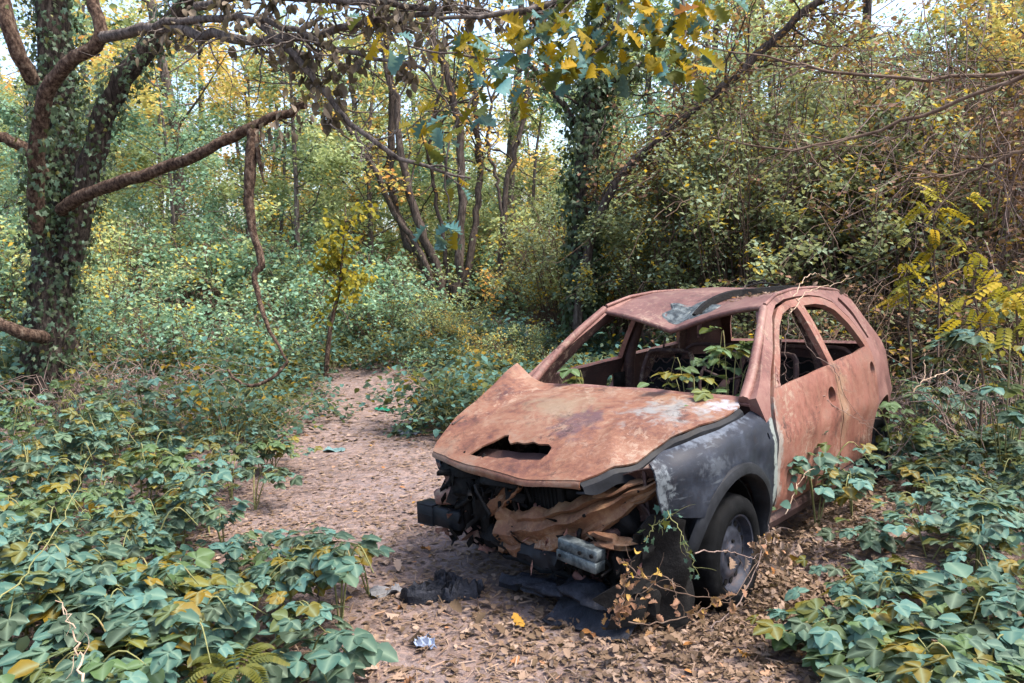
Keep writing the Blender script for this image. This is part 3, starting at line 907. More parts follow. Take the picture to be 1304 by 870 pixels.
# charred inner frame hanging below the left edge
le = bez([HO[i] for i in range(15, 6, -1)], 36)
V = []
for k, (x, y) in enumerate(le):
    z = float(hood_z(np.array([x]), np.array([y]))[0])
    t = k / 35
    dr = .055 + .045 * math.sin(math.pi * t) + .01 * math.sin(20 * t)
    V.append([(x, y - .005, z - .012), (x + .004, y + .018, z - .028), (x + .004, y + .028, z - dr), (x - .01, y - .03, z - dr - .012)])
grid_sheet('hood_inner_frame', np.array(V), .01, (0, 1, 0), [M['plastic']], hood, 35)
# second skin below the front hole
V = np.array([[(x, y, float(hood_z(np.array([x]), np.array([y]))[0]) - .075) for y in np.linspace(-.42, .14, 12)] for x in np.linspace(.40, .60, 7)])
grid_sheet('hood_brace', V, .008, (0, 0, 1), [M['inner']], hood, 40)

# --- left front fender: outline in (x, arc height); the shoulder rolls inward above .70
FE = ([(.57, .56), (.60, .66), (.615, .73), (.60, .80), (.45, .835), (.1, .865), (-.25, .885), (-.46, .90), (-.455, .75), (-.455, .5), (-.47, .30), (-.36, .30)]
      + [(.372 * math.cos(a), .26 + .372 * math.sin(a)) for a in np.linspace(R(165), R(38), 16)] + [(.36, .50), (.46, .52)])


def fend_map(s):
    def f(p):
        x, t = p[:, 0], p[:, 1]
        top = .715 + .075 * (-(x - .62)) * .95
        k = np.maximum(0, t - top)
        z = np.where(k > 0, top + .085 * np.sin(np.minimum(k / .10, 1.35)), t)
        y = side_y(x, np.minimum(z, .9)) - .11 * (1 - np.cos(np.minimum(k / .10, 1.5))) + .012 * np.exp(-((np.hypot(x, t - .26) - .40) / .03) ** 2)
        y = y + .010 * np.sin(8 * x + 2) * np.sin(9 * t) + .004 * np.sin(23 * x) * np.sin(17 * t) + (.02 * smooth(.45, .62, x) if s > 0 else -.06 * smooth(.1, .5, x))
        return np.stack([x, s * y, z], 1)
    return f


panel('left_fender', FE, [circ(-.37, .735, .010, .018, 10)], fend_map(1), .03, .008, (0, 1, 0), [M['fender'], M['black']], car, 35)['label'] = 'charred dark blue front fender'
FE2 = [(x * .62 if x > .3 else x, z) for x, z in FE]
panel('right_fender', FE2, [], fend_map(-1), .05, .008, (0, -1, 0), [M['inner'], M['black']], car, 35)
# plastic arch moulding
ang = np.linspace(R(197), R(14), 34)
V = []
for a in ang:
    row = []
    for rr, dy in ((.418, .004), (.412, .020), (.392, .030), (.365, .030), (.350, .012), (.348, -.05)):
        x, z = rr * math.cos(a), .255 + rr * math.sin(a)
        row.append((x, float(side_y(x, max(z, .3))) + dy, z))
    V.append(row)
grid_sheet('wheel_arch_moulding', np.array(V), .006, (0, 1, 0), [M['plastic']], car, 40)
# black liner sheet hanging ahead of the wheel
LN = [(.325, .26), (.345, .47), (.46, .515), (.56, .55), (.61, .50), (.60, .43), (.68, .36), (.70, .27), (.77, .20), (.72, .15), (.745, .07), (.66, .10), (.62, .045), (.54, .075), (.50, .03), (.42, .06), (.38, .03), (.345, .12)]
panel('wheel_arch_liner', LN, [], lambda p: np.stack([p[:, 0], .755 - 1.1 * np.maximum(0, p[:, 0] - .42) ** 1.5 + (.028 * np.sin(19 * p[:, 0] + 9 * p[:, 1]) * np.sin(15 * p[:, 1]) + .02 * np.sin(31 * p[:, 0])), p[:, 1]], 1), .025, .006, (0, 1, 0), [M['black']], car, 35)
V = np.array([[(.335 * math.cos(a), .45 + .30 * t, .26 + .335 * math.sin(a)) for t in np.linspace(0, 1, 5)] for a in np.linspace(R(-10), R(190), 20)])
grid_sheet('wheel_well', V, .01, (0, 0, 1), [M['black']], car, 40)

# --- engine bay and crushed front end
g = Geo()
g.box((.12, .02, .47), (.34, .46, .34), bev=.03); g.box((.10, -.02, .66), (.24, .40, .09), bev=.02); g.box((.16, .34, .43), (.26, .22, .26), bev=.05)
for k in range(4): g.tube([(.28, -.14 + k * .10, .60), (.36, -.14 + k * .10, .55), (.38, -.14 + k * .10, .42)], [.026], 8)
g.tube([(.30, -.26, .42), (.30, -.31, .42)], [.08], 14); g.tube([(.18, -.26, .60), (.18, -.31, .60)], [.06], 14)
g.build('engine_block', [M['black']], car, False, 40)
rot = np.array(Matrix.Rotation(R(8), 3, 'Y') @ Matrix.Rotation(R(-6), 3, 'Z'))
g = Geo(); g.box((.50, -.10, .44), (.035, .62, .34), rot, .006)
rad_o = g.build('radiator', [M['black']], car)
g = Geo()
for k in range(22):
    y = -.38 + k * .0265
    g.box(np.array([.50, -.10, .44]) + rot @ np.array([.022, y + .10, 0]), (.010, .006, .32), rot)
g.build('radiator_fin', [M['black']], rad_o)


def lump(g, c, r, seed, n=10, m=14, amp=.35):
    """irregular charred lump: a displaced ellipsoid"""
    rr = np.random.default_rng(seed)
    ks = rr.normal(0, 1, (5, 3)) * 3; ph = rr.uniform(0, 6.3, 5)
    v = []
    for i in range(n + 1):
        a = math.pi * i / n
        for j in range(m):
            b = 2 * math.pi * j / m
            d = np.array([math.sin(a) * math.cos(b), math.sin(a) * math.sin(b), math.cos(a)])
            k = 1 + amp * float(np.sin(ks @ d + ph).sum()) / 2.5 + rr.normal(0, .05) * (0 < i < n)
            v.append(np.array(c) + d * np.array(r) * max(.35, k))
    i, j = np.meshgrid(np.arange(n), np.arange(m), indexing='ij')
    f = np.stack([i * m + j, (i + 1) * m + j, (i + 1) * m + (j + 1) % m, i * m + (j + 1) % m], -1).reshape(-1, 4)
    g.add(v, f)
    return g


for k, (c, r_) in enumerate([((.585, -.40, .50), (.05, .055, .15)), ((.575, -.29, .46), (.045, .045, .20)), ((.56, -.46, .36), (.05, .06, .09)), ((.53, -.20, .56), (.07, .09, .05)), ((.56, -.38, .60), (.07, .10, .035)), ((.50, .10, .56), (.05, .16, .05)), ((.46, .50, .46), (.08, .10, .10)),
                             ((.50, .62, .40), (.09, .07, .09)), ((.56, .05, .27), (.06, .14, .05)), ((.52, .36, .27), (.07, .12, .06)), ((.55, -.22, .28), (.06, .12, .05)), ((.58, .55, .30), (.07, .07, .08)), ((.56, .62, .18), (.08, .08, .08)), ((.62, .40, .15), (.08, .14, .035)), ((.60, .10, .11), (.09, .16, .03))]):
    lump(Geo(), c, r_, 40 + k).build('charred_lump', [M['black'] if k not in (13, 14) else M['lump']], car, True, 50)
g = Geo()
for k in range(7):
    g.box((.515, -.02 + k * .03, .50), (.03, .012, .15), bev=.003)
g.box((.50, .07, .50), (.02, .23, .17))
g.build('air_box', [M['plastic']], car)
# headlamp brackets, torn sheet pieces
for nm, base, e1, e2, seed, mt in (('torn_bracket', (.60, -.17, .50), (.0, .20, .13), (.03, -.05, -.10), 3, 'tan'), ('headlamp_bracket', (.50, -.62, .45), (.05, .14, .02), (.02, -.02, .17), 4, 'shell'), ('hanging_scrap', (.50, -.64, .56), (.0, .12, -.05), (.05, -.03, .09), 7, 'fender'),
                                   ('bent_brace', (.42, .40, .45), (.1, .24, .06), (-.05, .0, .13), 8, 'inner')):
    rr = np.random.default_rng(seed)
    base, e1, e2 = map(np.array, (base, e1, e2))
    nn = np.cross(e1, e2); nn = nn / np.linalg.norm(nn)
    V = np.array([[base + e1 * (a + .12 * math.sin(6 * b + seed)) + e2 * (b + .1 * math.sin(7 * a + seed)) + nn * (.03 * math.sin(5 * a + 4 * b + seed) + rr.normal(0, .004)) for b in np.linspace(0, 1, 8)] for a in np.linspace(0, 1, 9)])
    grid_sheet(nm, V, .006, (1, 0, 0), [M[mt]], car, 35)
# charred wiring loom mass under the hood's front edge
g = Geo()
for k in range(46):
    a = np.array([rng.uniform(.50, .63), rng.uniform(-.50, -.05), rng.uniform(.52, .60)])
    b = a + rng.normal(0, .06, 3) * (.5, 1, .3) - (0, 0, .02); c = b + rng.normal(0, .06, 3) * (.5, 1, .6) - (0, 0, .07)
    g.tube(bez([a, (a + b) / 2 + rng.normal(0, .03, 3), b, c], 9), [rng.uniform(.005, .014)], 4, False)
for k in range(10):
    a = np.array([.52, rng.uniform(-.55, .5), rng.uniform(.3, .6)])
    g.tube(bez([a, a + rng.normal(0, .06, 3) - (0, 0, .08), a + rng.normal(0, .08, 3) - (0, 0, .16)], 9), [rng.uniform(.006, .014)], 5, False)
g.build('burnt_wiring', [M['black']], car, True)
lumpy('charred_residue', .545, -.27, .12, .22, lambda x, y: .585, .05, [M['black']], car, 21, irr=.5)
# bent slam panel beam: a rusty channel from low at the middle to high at the left wing
ax = bez([(.64, -.165, .335), (.645, -.02, .355), (.62, .16, .40), (.59, .34, .47), (.54, .52, .58), (.47, .66, .665)], 30)
hh = np.interp(np.linspace(0, 1, 30), [0, .2, .45, .6, .8, 1], [.100, .092, .095, .105, .06, .035])
V = []
br_ = np.random.default_rng(31)
cr = np.cumsum(br_.normal(0, .006, (30, 13)), axis=0) * .6
for k, p in enumerate(ax):
    row = []
    for q, t_ in enumerate(np.linspace(1.15, -1.15, 13)):
        dx = .020 * math.cos(t_ * 5.2) - .05 * max(0, abs(t_) - .85) / .3 + cr[k, q] + .010 * math.sin(.8 * k + 2 * t_)
        row.append(p + np.array([dx, .01, hh[k] * t_ * (1 + .10 * math.sin(1.7 * k) * (abs(t_) > .9)) + .006 * math.sin(1.1 * k)]))
    V.append(row)
V = np.array(V)
beam = grid_sheet('front_crossmember', V, .004, (1, 0, 0), [M['tan'], M['inner']], car, 28)
for k, (t, q, r_) in enumerate([(4, 4, .006), (9, 8, .005), (14, 3, .007), (18, 5, .008), (21, 3, .006), (23, 7, .009), (26, 5, .006)]):
    p = V[t, q]
    Geo().tube([p - (.02, 0, 0), p + (.0015, 0, 0)], [r_], 8).build('bolt_hole', [M['black']], beam)
# second torn sheet folded over behind the beam
V2 = np.array([[(.52 - .10 * t_ + .012 * math.sin(9 * y), y, .60 + .05 * y - .05 * t_ + .015 * math.sin(13 * y + 5 * t_) + .25 * max(0, y - .3)) for t_ in np.linspace(0, 1, 7)] for y in np.linspace(.12, .66, 22)])
grid_sheet('upper_panel_sheet', V2, .004, (1, 0, 0), [M['inner']], car, 30)
# flakes and shards of char in the open nose
g = Geo(); rs = np.random.default_rng(33)
for k in range(150):
    c = np.array([rs.uniform(.48, .66), rs.uniform(-.56, .66), 0]); c[2] = rs.uniform(.22, .60) if c[1] < .1 else rs.uniform(.16, .46)
    a_, b_ = rs.normal(0, 1, 3), rs.normal(0, 1, 3); a_ /= np.linalg.norm(a_); b_ /= np.linalg.norm(b_)
    l_, w_ = rs.uniform(.02, .07), rs.uniform(.006, .03)
    n_ = np.cross(a_, b_); n_ /= np.linalg.norm(n_) + 1e-6
    q_ = [c - a_ * l_ - b_ * w_, c + a_ * l_ * .9 - b_ * w_ * .6, c + a_ * l_ + b_ * w_, c - a_ * l_ * .8 + b_ * w_ * 1.1, c + n_ * .012]
    g.add(q_, [(0, 1, 4), (1, 2, 4), (2, 3, 4), (3, 0, 4)])
g.build('charred_flakes', [M['black']], car)['kind'] = 'stuff'
g = Geo()
for k in range(70):
    c = np.array([rs.uniform(.50, .66), rs.uniform(-.58, .64), 0]); c[2] = rs.uniform(.2, .55) if c[1] < .1 else rs.uniform(.14, .42)
    a_, b_ = rs.normal(0, 1, 3), rs.normal(0, 1, 3); a_ /= np.linalg.norm(a_); b_ /= np.linalg.norm(b_)
    l_, w_ = rs.uniform(.015, .05), rs.uniform(.006, .025)
    g.add([c - a_ * l_ - b_ * w_, c + a_ * l_ * .9 - b_ * w_ * .6, c + a_ * l_ + b_ * w_, c - a_ * l_ * .8 + b_ * w_ * 1.1], [(0, 1, 2, 3)])
g.build('rust_flakes', [M['shell']], car)['kind'] = 'stuff'
# bumper beam stubs
rot = np.array(Matrix.Rotation(R(-4), 3, 'Z') @ Matrix.Rotation(R(-5), 3, 'X'))
c = np.array([.68, .385, .325])
g = Geo(); g.box(c, (.07, .225, .048), rot, .003); g.box(c + rot @ np.array([-.004, 0, .0505]), (.066, .222, .050), rot, .003); g.box(c + rot @ np.array([-.03, 0, .024]), (.02, .2, .09), rot)
stub = g.build('bumper_beam_stub', [M['alu']], car)
for dy, dz in ((-.09, .0), (.085, .05), (.02, .045)): Geo().tube([c + rot @ np.array([.03, dy, dz]), c + rot @ np.array([.0372, dy, dz])], [.009], 8).build('bolt', [M['black']], stub)
lump(Geo(), (.60, .50, .405), (.06, .10, .03), 77).build('foam_insulation', [M['tan']], car, True, 50)
c = np.array([.60, -.60, .345])
g = Geo()
g.box(c + (0, .10, .0), (.09, .20, .10), None, .006)
for dz in (-.052, 0, .052): g.box(c + (0, -.05, dz), (.10, .12, .010), None, .002)
for dx in (-.045, 0, .045): g.box(c + (dx, -.05, 0), (.009, .118, .104), None, .002)
g.build('crash_box', [M['plastic']], car)
g = Geo(); g.box((.57, -.52, .455), (.13, .15, .085), np.array(Matrix.Rotation(R(12), 3, 'X')), .012)
g.build('crash_box_mount', [M['shell']], car)
# black bumper core and lower valance remains
g = Geo(); g.tube(wobble(bez([(.58, -.14, .27), (.60, .05, .265), (.60, .22, .255)], 12), .006), [.04, .05, .045], 8, True, .2)
g.tube(wobble(bez([(.45, -.5, .20), (.52, .0, .17), (.45, .5, .16)], 14), .01), [.02], 6, True, .2)
g.build('lower_crossmember', [M['plastic']], car, True, 40)
V = np.array([[(.66 + .10 * math.sin(math.pi * (y + .1) / .9) - .22 * t + .02 * math.sin(12 * y), y, .035 + .13 * t + .018 * math.sin(10 * y + 6 * t) + .02 * math.sin(17 * y)) for y in np.linspace(.22, .64, 20)] for t in np.linspace(0, 1, 7)])
grid_sheet('drooping_bumper_skin', V, .008, (1, 0, 0), [M['lump']], car, 40)
g = Geo(); g.tube(bez([(.50, .34, .17), (.53, .36, .16)], 3), [.035], 10); g.tube(bez([(.55, .26, .19), (.57, .40, .155), (.56, .47, .14)], 8), [.022, .028, .02], 8)
g.build('rusty_pipe', [M['shell']], car, True)
# drive gear under the nose
g = Geo(); g.tube([(0, -.62, .26), (0, .62, .26)], [.03], 8); g.box((.0, 0, .27), (.25, .3, .14), bev=.03); g.tube(bez([(.05, .2, .24), (-.1, .45, .2), (.0, .66, .2)], 8), [.025], 6)
g.build('front_axle', [M['black']], car)


# --- wheels
def wheel(x, y, z, s, flat=0.0):
    w = empty('wheel', (x, y, z)); w.parent = car
    # tyre: revolve profile (radius, offset); outer side is +s
    prof = [(.182, -.07), (.190, -.085), (.215, -.092), (.245, -.088), (.268, -.075), (.278, -.05), (.280, -.02), (.280, .02), (.278, .05), (.268, .075), (.245, .088), (.215, .092), (.190, .085), (.182, .07)]
    n = 64
    V = np.zeros((n + 1, len(prof), 3))
    for i in range(n + 1):
        a = 2 * np.pi * i / n
        for j, (r_, o) in enumerate(prof):
            rr = r_ - (.006 if (r_ > .277 and i % 2) else 0)
            zz = rr * math.sin(a)
            ov = o * (1 + flat * max(0, -math.sin(a)) ** 3)
            V[i, j] = (rr * math.cos(a), s * ov, zz)
    grid_sheet('tyre', V[::-1] if s > 0 else V, .0, (0, 0, 0), [M['rubber']], w, 60)
    # rim
    prof = [(.186, .080), (.177, .077), (.170, .058), (.163, .040), (.152, .034), (.126, .040), (.112, .052), (.090, .056), (.064, .044), (.044, .046), (.032, .058), (.0, .058)]
    n = 48
    g = Geo(); vv = []
    for (r_, o) in prof:
        for i in range(n):
            a = 2 * np.pi * i / n
            vv.append((r_ * math.cos(a), s * o, r_ * math.sin(a)))
    i, j = np.meshgrid(np.arange(len(prof) - 1), np.arange(n), indexing='ij')
    f = np.stack([i * n + j, i * n + (j + 1) % n, (i + 1) * n + (j + 1) % n, (i + 1) * n + j], -1).reshape(-1, 4)
    g.add(vv, f if s > 0 else f[:, ::-1])
    g.tube([(0, -s * .07, 0), (0, s * .0, 0)], [.16], 24)
    rim = g.build('rim', [M['steel']], w, True, 40)
    for k in range(15):
        a = 2 * np.pi * k / 15
        p = np.array([.139 * math.cos(a), s * .0285, .139 * math.sin(a)])
        Geo().tube([p - (0, s * .02, 0), p + (0, s * .0125, 0)], [.0165], 10).build('rim_hole', [M['black']], rim)
    for k in range(4):
        a = 2 * np.pi * k / 4 + .4
        p = np.array([.054 * math.cos(a), s * .043, .054 * math.sin(a)])
        Geo().tube([p, p + (0, s * .012, 0)], [.009], 6).build('wheel_bolt', [M['black']], rim)
    return w


wheel(-.0, .725, .235, 1, .25)
wheel(0., -.70, .25, -1, .2)
wheel(-2.49, .655, .23, 1, .2)
wheel(-2.49, -.655, .23, -1, .2)


# ------------------------------------------------------------------ foreground trees and boughs
def polyline(pix, n=24, amp=0.):
    p = bez([P(*q) for q in pix], n)
    return wobble(p, amp) if amp else p


def ivy_on(geo, path, rad, n, size=.055, spread=.07, tint=(0, 1)):
    """ivy leaves wrapped round a limb"""
    path = np.asarray(path)
    k = rng.integers(0, len(path) - 1, n)
    t = rng.uniform(0, 1, n)[:, None]
    c = path[k] * (1 - t) + path[k + 1] * t
    d = path[k + 1] - path[k]; d /= np.linalg.norm(d, axis=1, keepdims=True)
    o = rng.normal(0, 1, (n, 3)); o -= d * np.sum(o * d, 1, keepdims=True); o /= np.linalg.norm(o, axis=1, keepdims=True)
    r = np.interp(k / max(1, len(path) - 2), np.linspace(0, 1, len(rad)), rad) + np.abs(rng.normal(0, spread, n))
    pos = c + o * r[:, None]
    nrm = o + rng.normal(0, .45, (n, 3)) + (0, 0, .35)
    f = rng.normal(0, .5, (n, 3)) + (0, 0, -.8)
    scatter(geo, IVY, pos, rotmat(nrm, f), size * rng.uniform(.6, 1.25, n), rng.uniform(*tint, n))


def twigs(geo, path, n, length, r0, up=.2, sides=4, sub=2, t0=.1, seg=7, jit=.25, collect=None):
    """side shoots off a limb, each with a few finer ones"""
    path = np.asarray(path)
    for _ in range(n):
        t = rng.uniform(t0, 1) * (len(path) - 1.001)
        i = int(t)
        a = path[i] + (path[i + 1] - path[i]) * (t - i)
        d = path[i + 1] - path[i]; d = d / (np.linalg.norm(d) + 1e-9)
        v = d * .5 + rng.normal(0, .6, 3) + (0, 0, up); v /= np.linalg.norm(v)
        L = length * rng.uniform(.45, 1.2)
        pts = [a]
        for s in range(seg):
            v = v + rng.normal(0, jit, 3); v /= np.linalg.norm(v)
            pts.append(pts[-1] + v * L / seg)
        geo.tube(pts, [r0, r0 * .35], sides, False)
        if collect is not None: collect.append(np.array(pts))
        if sub: twigs(geo, np.array(pts), sub, L * .5, r0 * .5, up, 3, 0, .25, 5, jit, collect)


# --- ivy-clad tree on the left
t = empty('ivy_clad_tree', tuple(np.append(P(62, 470, 8.2)[:2], 0)))
base = np.array(t.location)


def sub(parent, geo, name, mats, **k):
    o = geo.build(name, mats, parent, **k)
    o.location = -Vector(parent.location)
    return o


tr = np.vstack([[base + (0, 0, -.1)], polyline([(60, 480, 8.2), (63, 400, 8.2), (70, 320, 8.2), (76, 230, 8.2), (72, 150, 8.2), (70, 60, 8.2), (62, -70, 8.2), (50, -260, 8.2)], 26, .012)])
tr2 = polyline([(88, 330, 8.1), (110, 240, 8.0), (132, 150, 7.9), (165, 92, 7.8), (215, 30, 7.7), (262, -40, 7.6), (300, -160, 7.6)], 20, .012)
g = Geo(); g.tube(tr, [.27, .20, .175, .16, .14], 14, True, .12)
sub(t, g, 'trunk', [M['bark']], smooth=True)
g = Geo(); g.tube(tr2, [.13, .11, .085, .06], 10, True, .08)
sub(t, g, 'limb', [M['bark']], smooth=True)
top = polyline([(48, 300, 7.9), (46, 210, 7.6), (58, 120, 7.3), (92, 80, 7.1), (128, 48, 7.0), (118, 2, 7.0), (98, -45, 7.0)], 22, .008)
g = Geo(); g.tube(top, [.085, .068, .058, .05], 10, True, .06)
limb_top = sub(t, g, 'limb', [M['bark_red']], smooth=True)
br = polyline([(128, 48, 7.0), (200, 37, 6.6), (270, 45, 6.2), (340, 52, 5.9), (420, 38, 5.6), (500, 22, 5.4), (600, 12, 5.2)], 24, .012)
br2 = polyline([(180, 38, 6.7), (260, 22, 6.2), (350, 30, 5.8), (440, 66, 5.5), (545, 85, 5.3)], 20, .012)
br3 = polyline([(330, 30, 5.9), (385, 85, 5.7), (440, 150, 5.6), (520, 205, 5.5), (600, 225, 5.4)], 18, .012)
br4 = polyline([(250, 8, 6.2), (330, -4, 5.8), (470, 2, 5.4), (600, 18, 5.2), (700, 14, 5.0)], 18, .01)
g = Geo()
for p_, r_ in ((br, [.05, .034, .014]), (br2, [.036, .024, .010]), (br3, [.034, .022, .008]), (br4, [.034, .024, .012])): g.tube(p_, r_, 7, True, .08)
for p_, n_ in ((br, 26), (br2, 22), (br3, 14), (br4, 16)): twigs(g, p_, n_, .55, .009, .05, 4, 3)
sub(t, g, 'dead_branch', [M['bark_grey']], smooth=True)
g = Geo()
low = polyline([(78, 268, 7.9), (105, 250, 7.7), (150, 234, 7.5), (215, 213, 7.3), (270, 188, 7.1), (320, 163, 7.0), (355, 148, 6.95), (388, 133, 6.9)], 26, .008)
g.tube(low, [.07, .06, .05, .043, .038], 10, True, .10)
twigs(g, low, 6, .45, .009, .1, 4, 2)
sub(t, g, 'limb', [M['bark_red']], smooth=True)
hang = polyline([(322, 166, 6.95), (319, 210, 6.9), (318, 250, 6.9), (321, 290, 6.9), (333, 335, 6.9), (324, 350, 6.9), (332, 390, 6.85), (345, 425, 6.8), (366, 461, 6.75)], 30, .004)
hang2 = polyline([(366, 461, 6.75), (345, 482, 6.7), (318, 492, 6.7), (300, 484, 6.7), (290, 470, 6.7)], 14, .004)
g = Geo(); g.tube(hang, [.055, .05, .038, .032, .026, .018, .010], 9, True, .12); g.tube(hang2, [.014, .016, .010], 6, True, .05)
g.tube(polyline([(324, 166, 6.93), (328, 190, 6.9), (332, 215, 6.9), (336, 232, 6.9)], 8), [.03, .02, .006], 6)
sub(t, g, 'broken_hanging_limb', [M['bark_red']], smooth=True)
g = Geo()
for pix, r_ in (([(-30, 165, 7.6), (10, 178, 7.7), (40, 196, 7.8), (58, 225, 7.95)], [.05, .055, .06]), ([(-15, -50, 7.4), (8, 20, 7.4), (24, 70, 7.5), (42, 105, 7.7)], [.07, .07, .07]), ([(-40, 405, 7.4), (0, 412, 7.5), (30, 425, 7.6), (55, 430, 7.9)], [.05, .06, .07])):
    g = Geo(); g.tube(polyline(pix, 14, .006), r_, 9, True, .08)
    sub(t, g, 'limb', [M['bark_red']], smooth=True)
g = Geo()
ivy_on(g, tr, [.23, .19, .17, .16, .14], 5200, .055, .09)
ivy_on(g, tr2, [.15, .13, .10], 1500, .052, .06)
ivy_on(g, top[:8], [.1, .09], 220, .07, .06)
o = sub(t, g, 'ivy', [M['ivy']], use_tint=True); o['kind'] = 'stuff'
# crown above the frame and yellow-green leaves by its limbs
g = Geo()
pos = np.vstack([P(u, v, d) + rng.normal(0, .5, (n, 3)) for u, v, d, n in ((40, -80, 8.5, 900), (220, -120, 8.2, 900), (130, 30, 8.9, 180), (10, 40, 8.6, 150), (300, -200, 8, 900))])
scatter(g, OV2, pos, rand_leaf_rot(len(pos)), .075 * rng.uniform(.6, 1.2, len(pos)), rng.uniform(0, 1, len(pos)))
o = sub(t, g, 'crown', [M['far_g']], use_tint=True); o['kind'] = 'stuff'
# withered leaves hanging in clumps from the dead branches
g = Geo()
pp = []
for path in (br, br2, br4, br3[:10]):
    for _ in range(11):
        c = path[rng.integers(3, len(path))] + rng.normal(0, .07, 3)
        pp.append(c + rng.normal(0, .035, (rng.integers(6, 16), 3)) * (1, 1, 1.4))
for (u, v, d) in ((300, 30, 5.8), (380, 135, 6.85), (340, 170, 6.8), (400, 20, 5.5), (550, 55, 5.2), (430, 95, 5.6), (345, 15, 5.7), (505, 20, 5.3)):
    pp.append(P(u, v, d) + rng.normal(0, .085, (24, 3)))
pos = np.vstack(pp)
CURL = (leaf_ovate(3, .34, -.45, .5)[0], leaf_ovate(3)[1])
f_ = rng.normal(0, .5, (len(pos), 3)) + (0, 0, -1.)
scatter(g, CURL, pos, rotmat(rng.normal(0, 1, (len(pos), 3)), f_), .075 * rng.uniform(.5, 1.3, len(pos)), rng.uniform(0, 1, len(pos)))
o = sub(t, g, 'withered_leaves', [M['curl']], use_tint=True); o['kind'] = 'stuff'
tag(t, 'ivy covered tree with a broken branch hanging from its low limb', 'tree')

# --- several-stemmed tree in the middle distance
t = empty('several_stemmed_tree', tuple(P(575, 352, 15)))
t.location.z = float(ground_z(t.location.x, t.location.y)) - .1
stems = [([(548, 380, 15), (538, 335, 15), (515, 295, 15), (496, 230, 15), (500, 150, 15), (490, 60, 15), (478, -60, 15)], [.14, .12, .10, .07]),
         ([(565, 380, 15), (555, 335, 15), (538, 300, 14.8), (520, 240, 14.7), (509, 170, 14.7), (494, 90, 14.7), (470, 0, 14.7)], [.15, .13, .10, .06]),
         ([(582, 380, 15), (586, 320, 15), (588, 250, 15), (584, 160, 15), (566, 90, 15), (540, 20, 15), (520, -60, 15)], [.15, .12, .10, .07]),
         ([(592, 380, 15.3), (604, 300, 15.4), (610, 230, 15.5), (607, 150, 15.5), (600, 80, 15.5), (590, -40, 15.5)], [.12, .10, .09, .06]),
         ([(574, 380, 15.2), (566, 320, 15.2), (556, 260, 15.3), (548, 200, 15.3), (560, 120, 15.3), (570, 30, 15.3)], [.07, .06, .05, .03]),
         ([(556, 380, 14.9), (528, 310, 14.8), (500, 265, 14.7), (468, 200, 14.5), (430, 140, 14.3), (375, 60, 14.2), (330, 0, 14)], [.10, .085, .07, .05]),
         ([(636, 380, 15.2), (640, 320, 15.2), (643, 250, 15.2), (655, 200, 15.2), (668, 140, 15.2), (675, 40, 15.2), (690, -40, 15.2)], [.09, .085, .07, .045]),
         ([(640, 300, 15.2), (634, 240, 15.2), (622, 180, 15.2), (630, 110, 15.2)], [.05, .05, .035])]
lf = []
for pix, r_ in stems:
    p_ = polyline(pix, 26, .025)
    g = Geo(); g.tube(p_, [.66 * q for q in r_], 9, True, .07)
    tw = []
    twigs(g, p_[10:], 9, 1.5, .02, .25, 4, 3, .05, 7, .22, tw)
    lf += tw
    sub(t, g, 'stem', [M['bark_mid']], smooth=True)
g = Geo()
pos = np.vstack([q[rng.integers(2, len(q), 9)] + rng.normal(0, .10, (9, 3)) for q in lf])
scatter(g, OV2, pos, rand_leaf_rot(len(pos)), .10 * rng.uniform(.6, 1.2, len(pos)), rng.uniform(.2, 1, len(pos)))
o = sub(t, g, 'foliage', [M['far_y']], use_tint=True); o['kind'] = 'stuff'
tag(t, 'tree with several dark leaning stems from one base behind the clearing', 'tree')

# --- ivy-smothered trunk with a leaning one beside it
t = empty('ivy_smothered_tree', tuple(P(745, 380, 11)))
t.location.z = float(ground_z(t.location.x, t.location.y)) - .1
p_ = polyline([(742, 420, 11), (744, 330, 11), (746, 250, 11), (750, 180, 11), (757, 100, 11), (768, 30, 11), (776, -60, 11)], 22, .015)
g = Geo(); g.tube(p_, [.20, .17, .15, .13], 10, True, .08)
twigs(g, p_[10:], 10, 1.1, .022, .3, 5, 4)
p2_ = polyline([(752, 190, 11), (728, 150, 11), (700, 110, 11), (672, 80, 11)], 12, .01)
g.tube(p2_, [.06, .045, .03], 7)
p3_ = polyline([(757, 130, 11), (775, 108, 11), (800, 92, 11), (835, 70, 11)], 10, .01)
g.tube(p3_, [.07, .05, .03], 7)
sub(t, g, 'trunk', [M['bark']], smooth=True)
g = Geo()
ivy_on(g, p_, [.19, .22, .18, .15], 4400, .075, .09, (0, .72))
ivy_on(g, p3_, [.1, .08], 500, .08, .10, (0, .6)); ivy_on(g, p2_, [.08, .05], 200, .08, .08, (0, .8))
o = sub(t, g, 'ivy', [M['ivy']], use_tint=True); o['kind'] = 'stuff'
tag(t, 'trunk smothered in dark green ivy standing behind the car roof', 'tree')

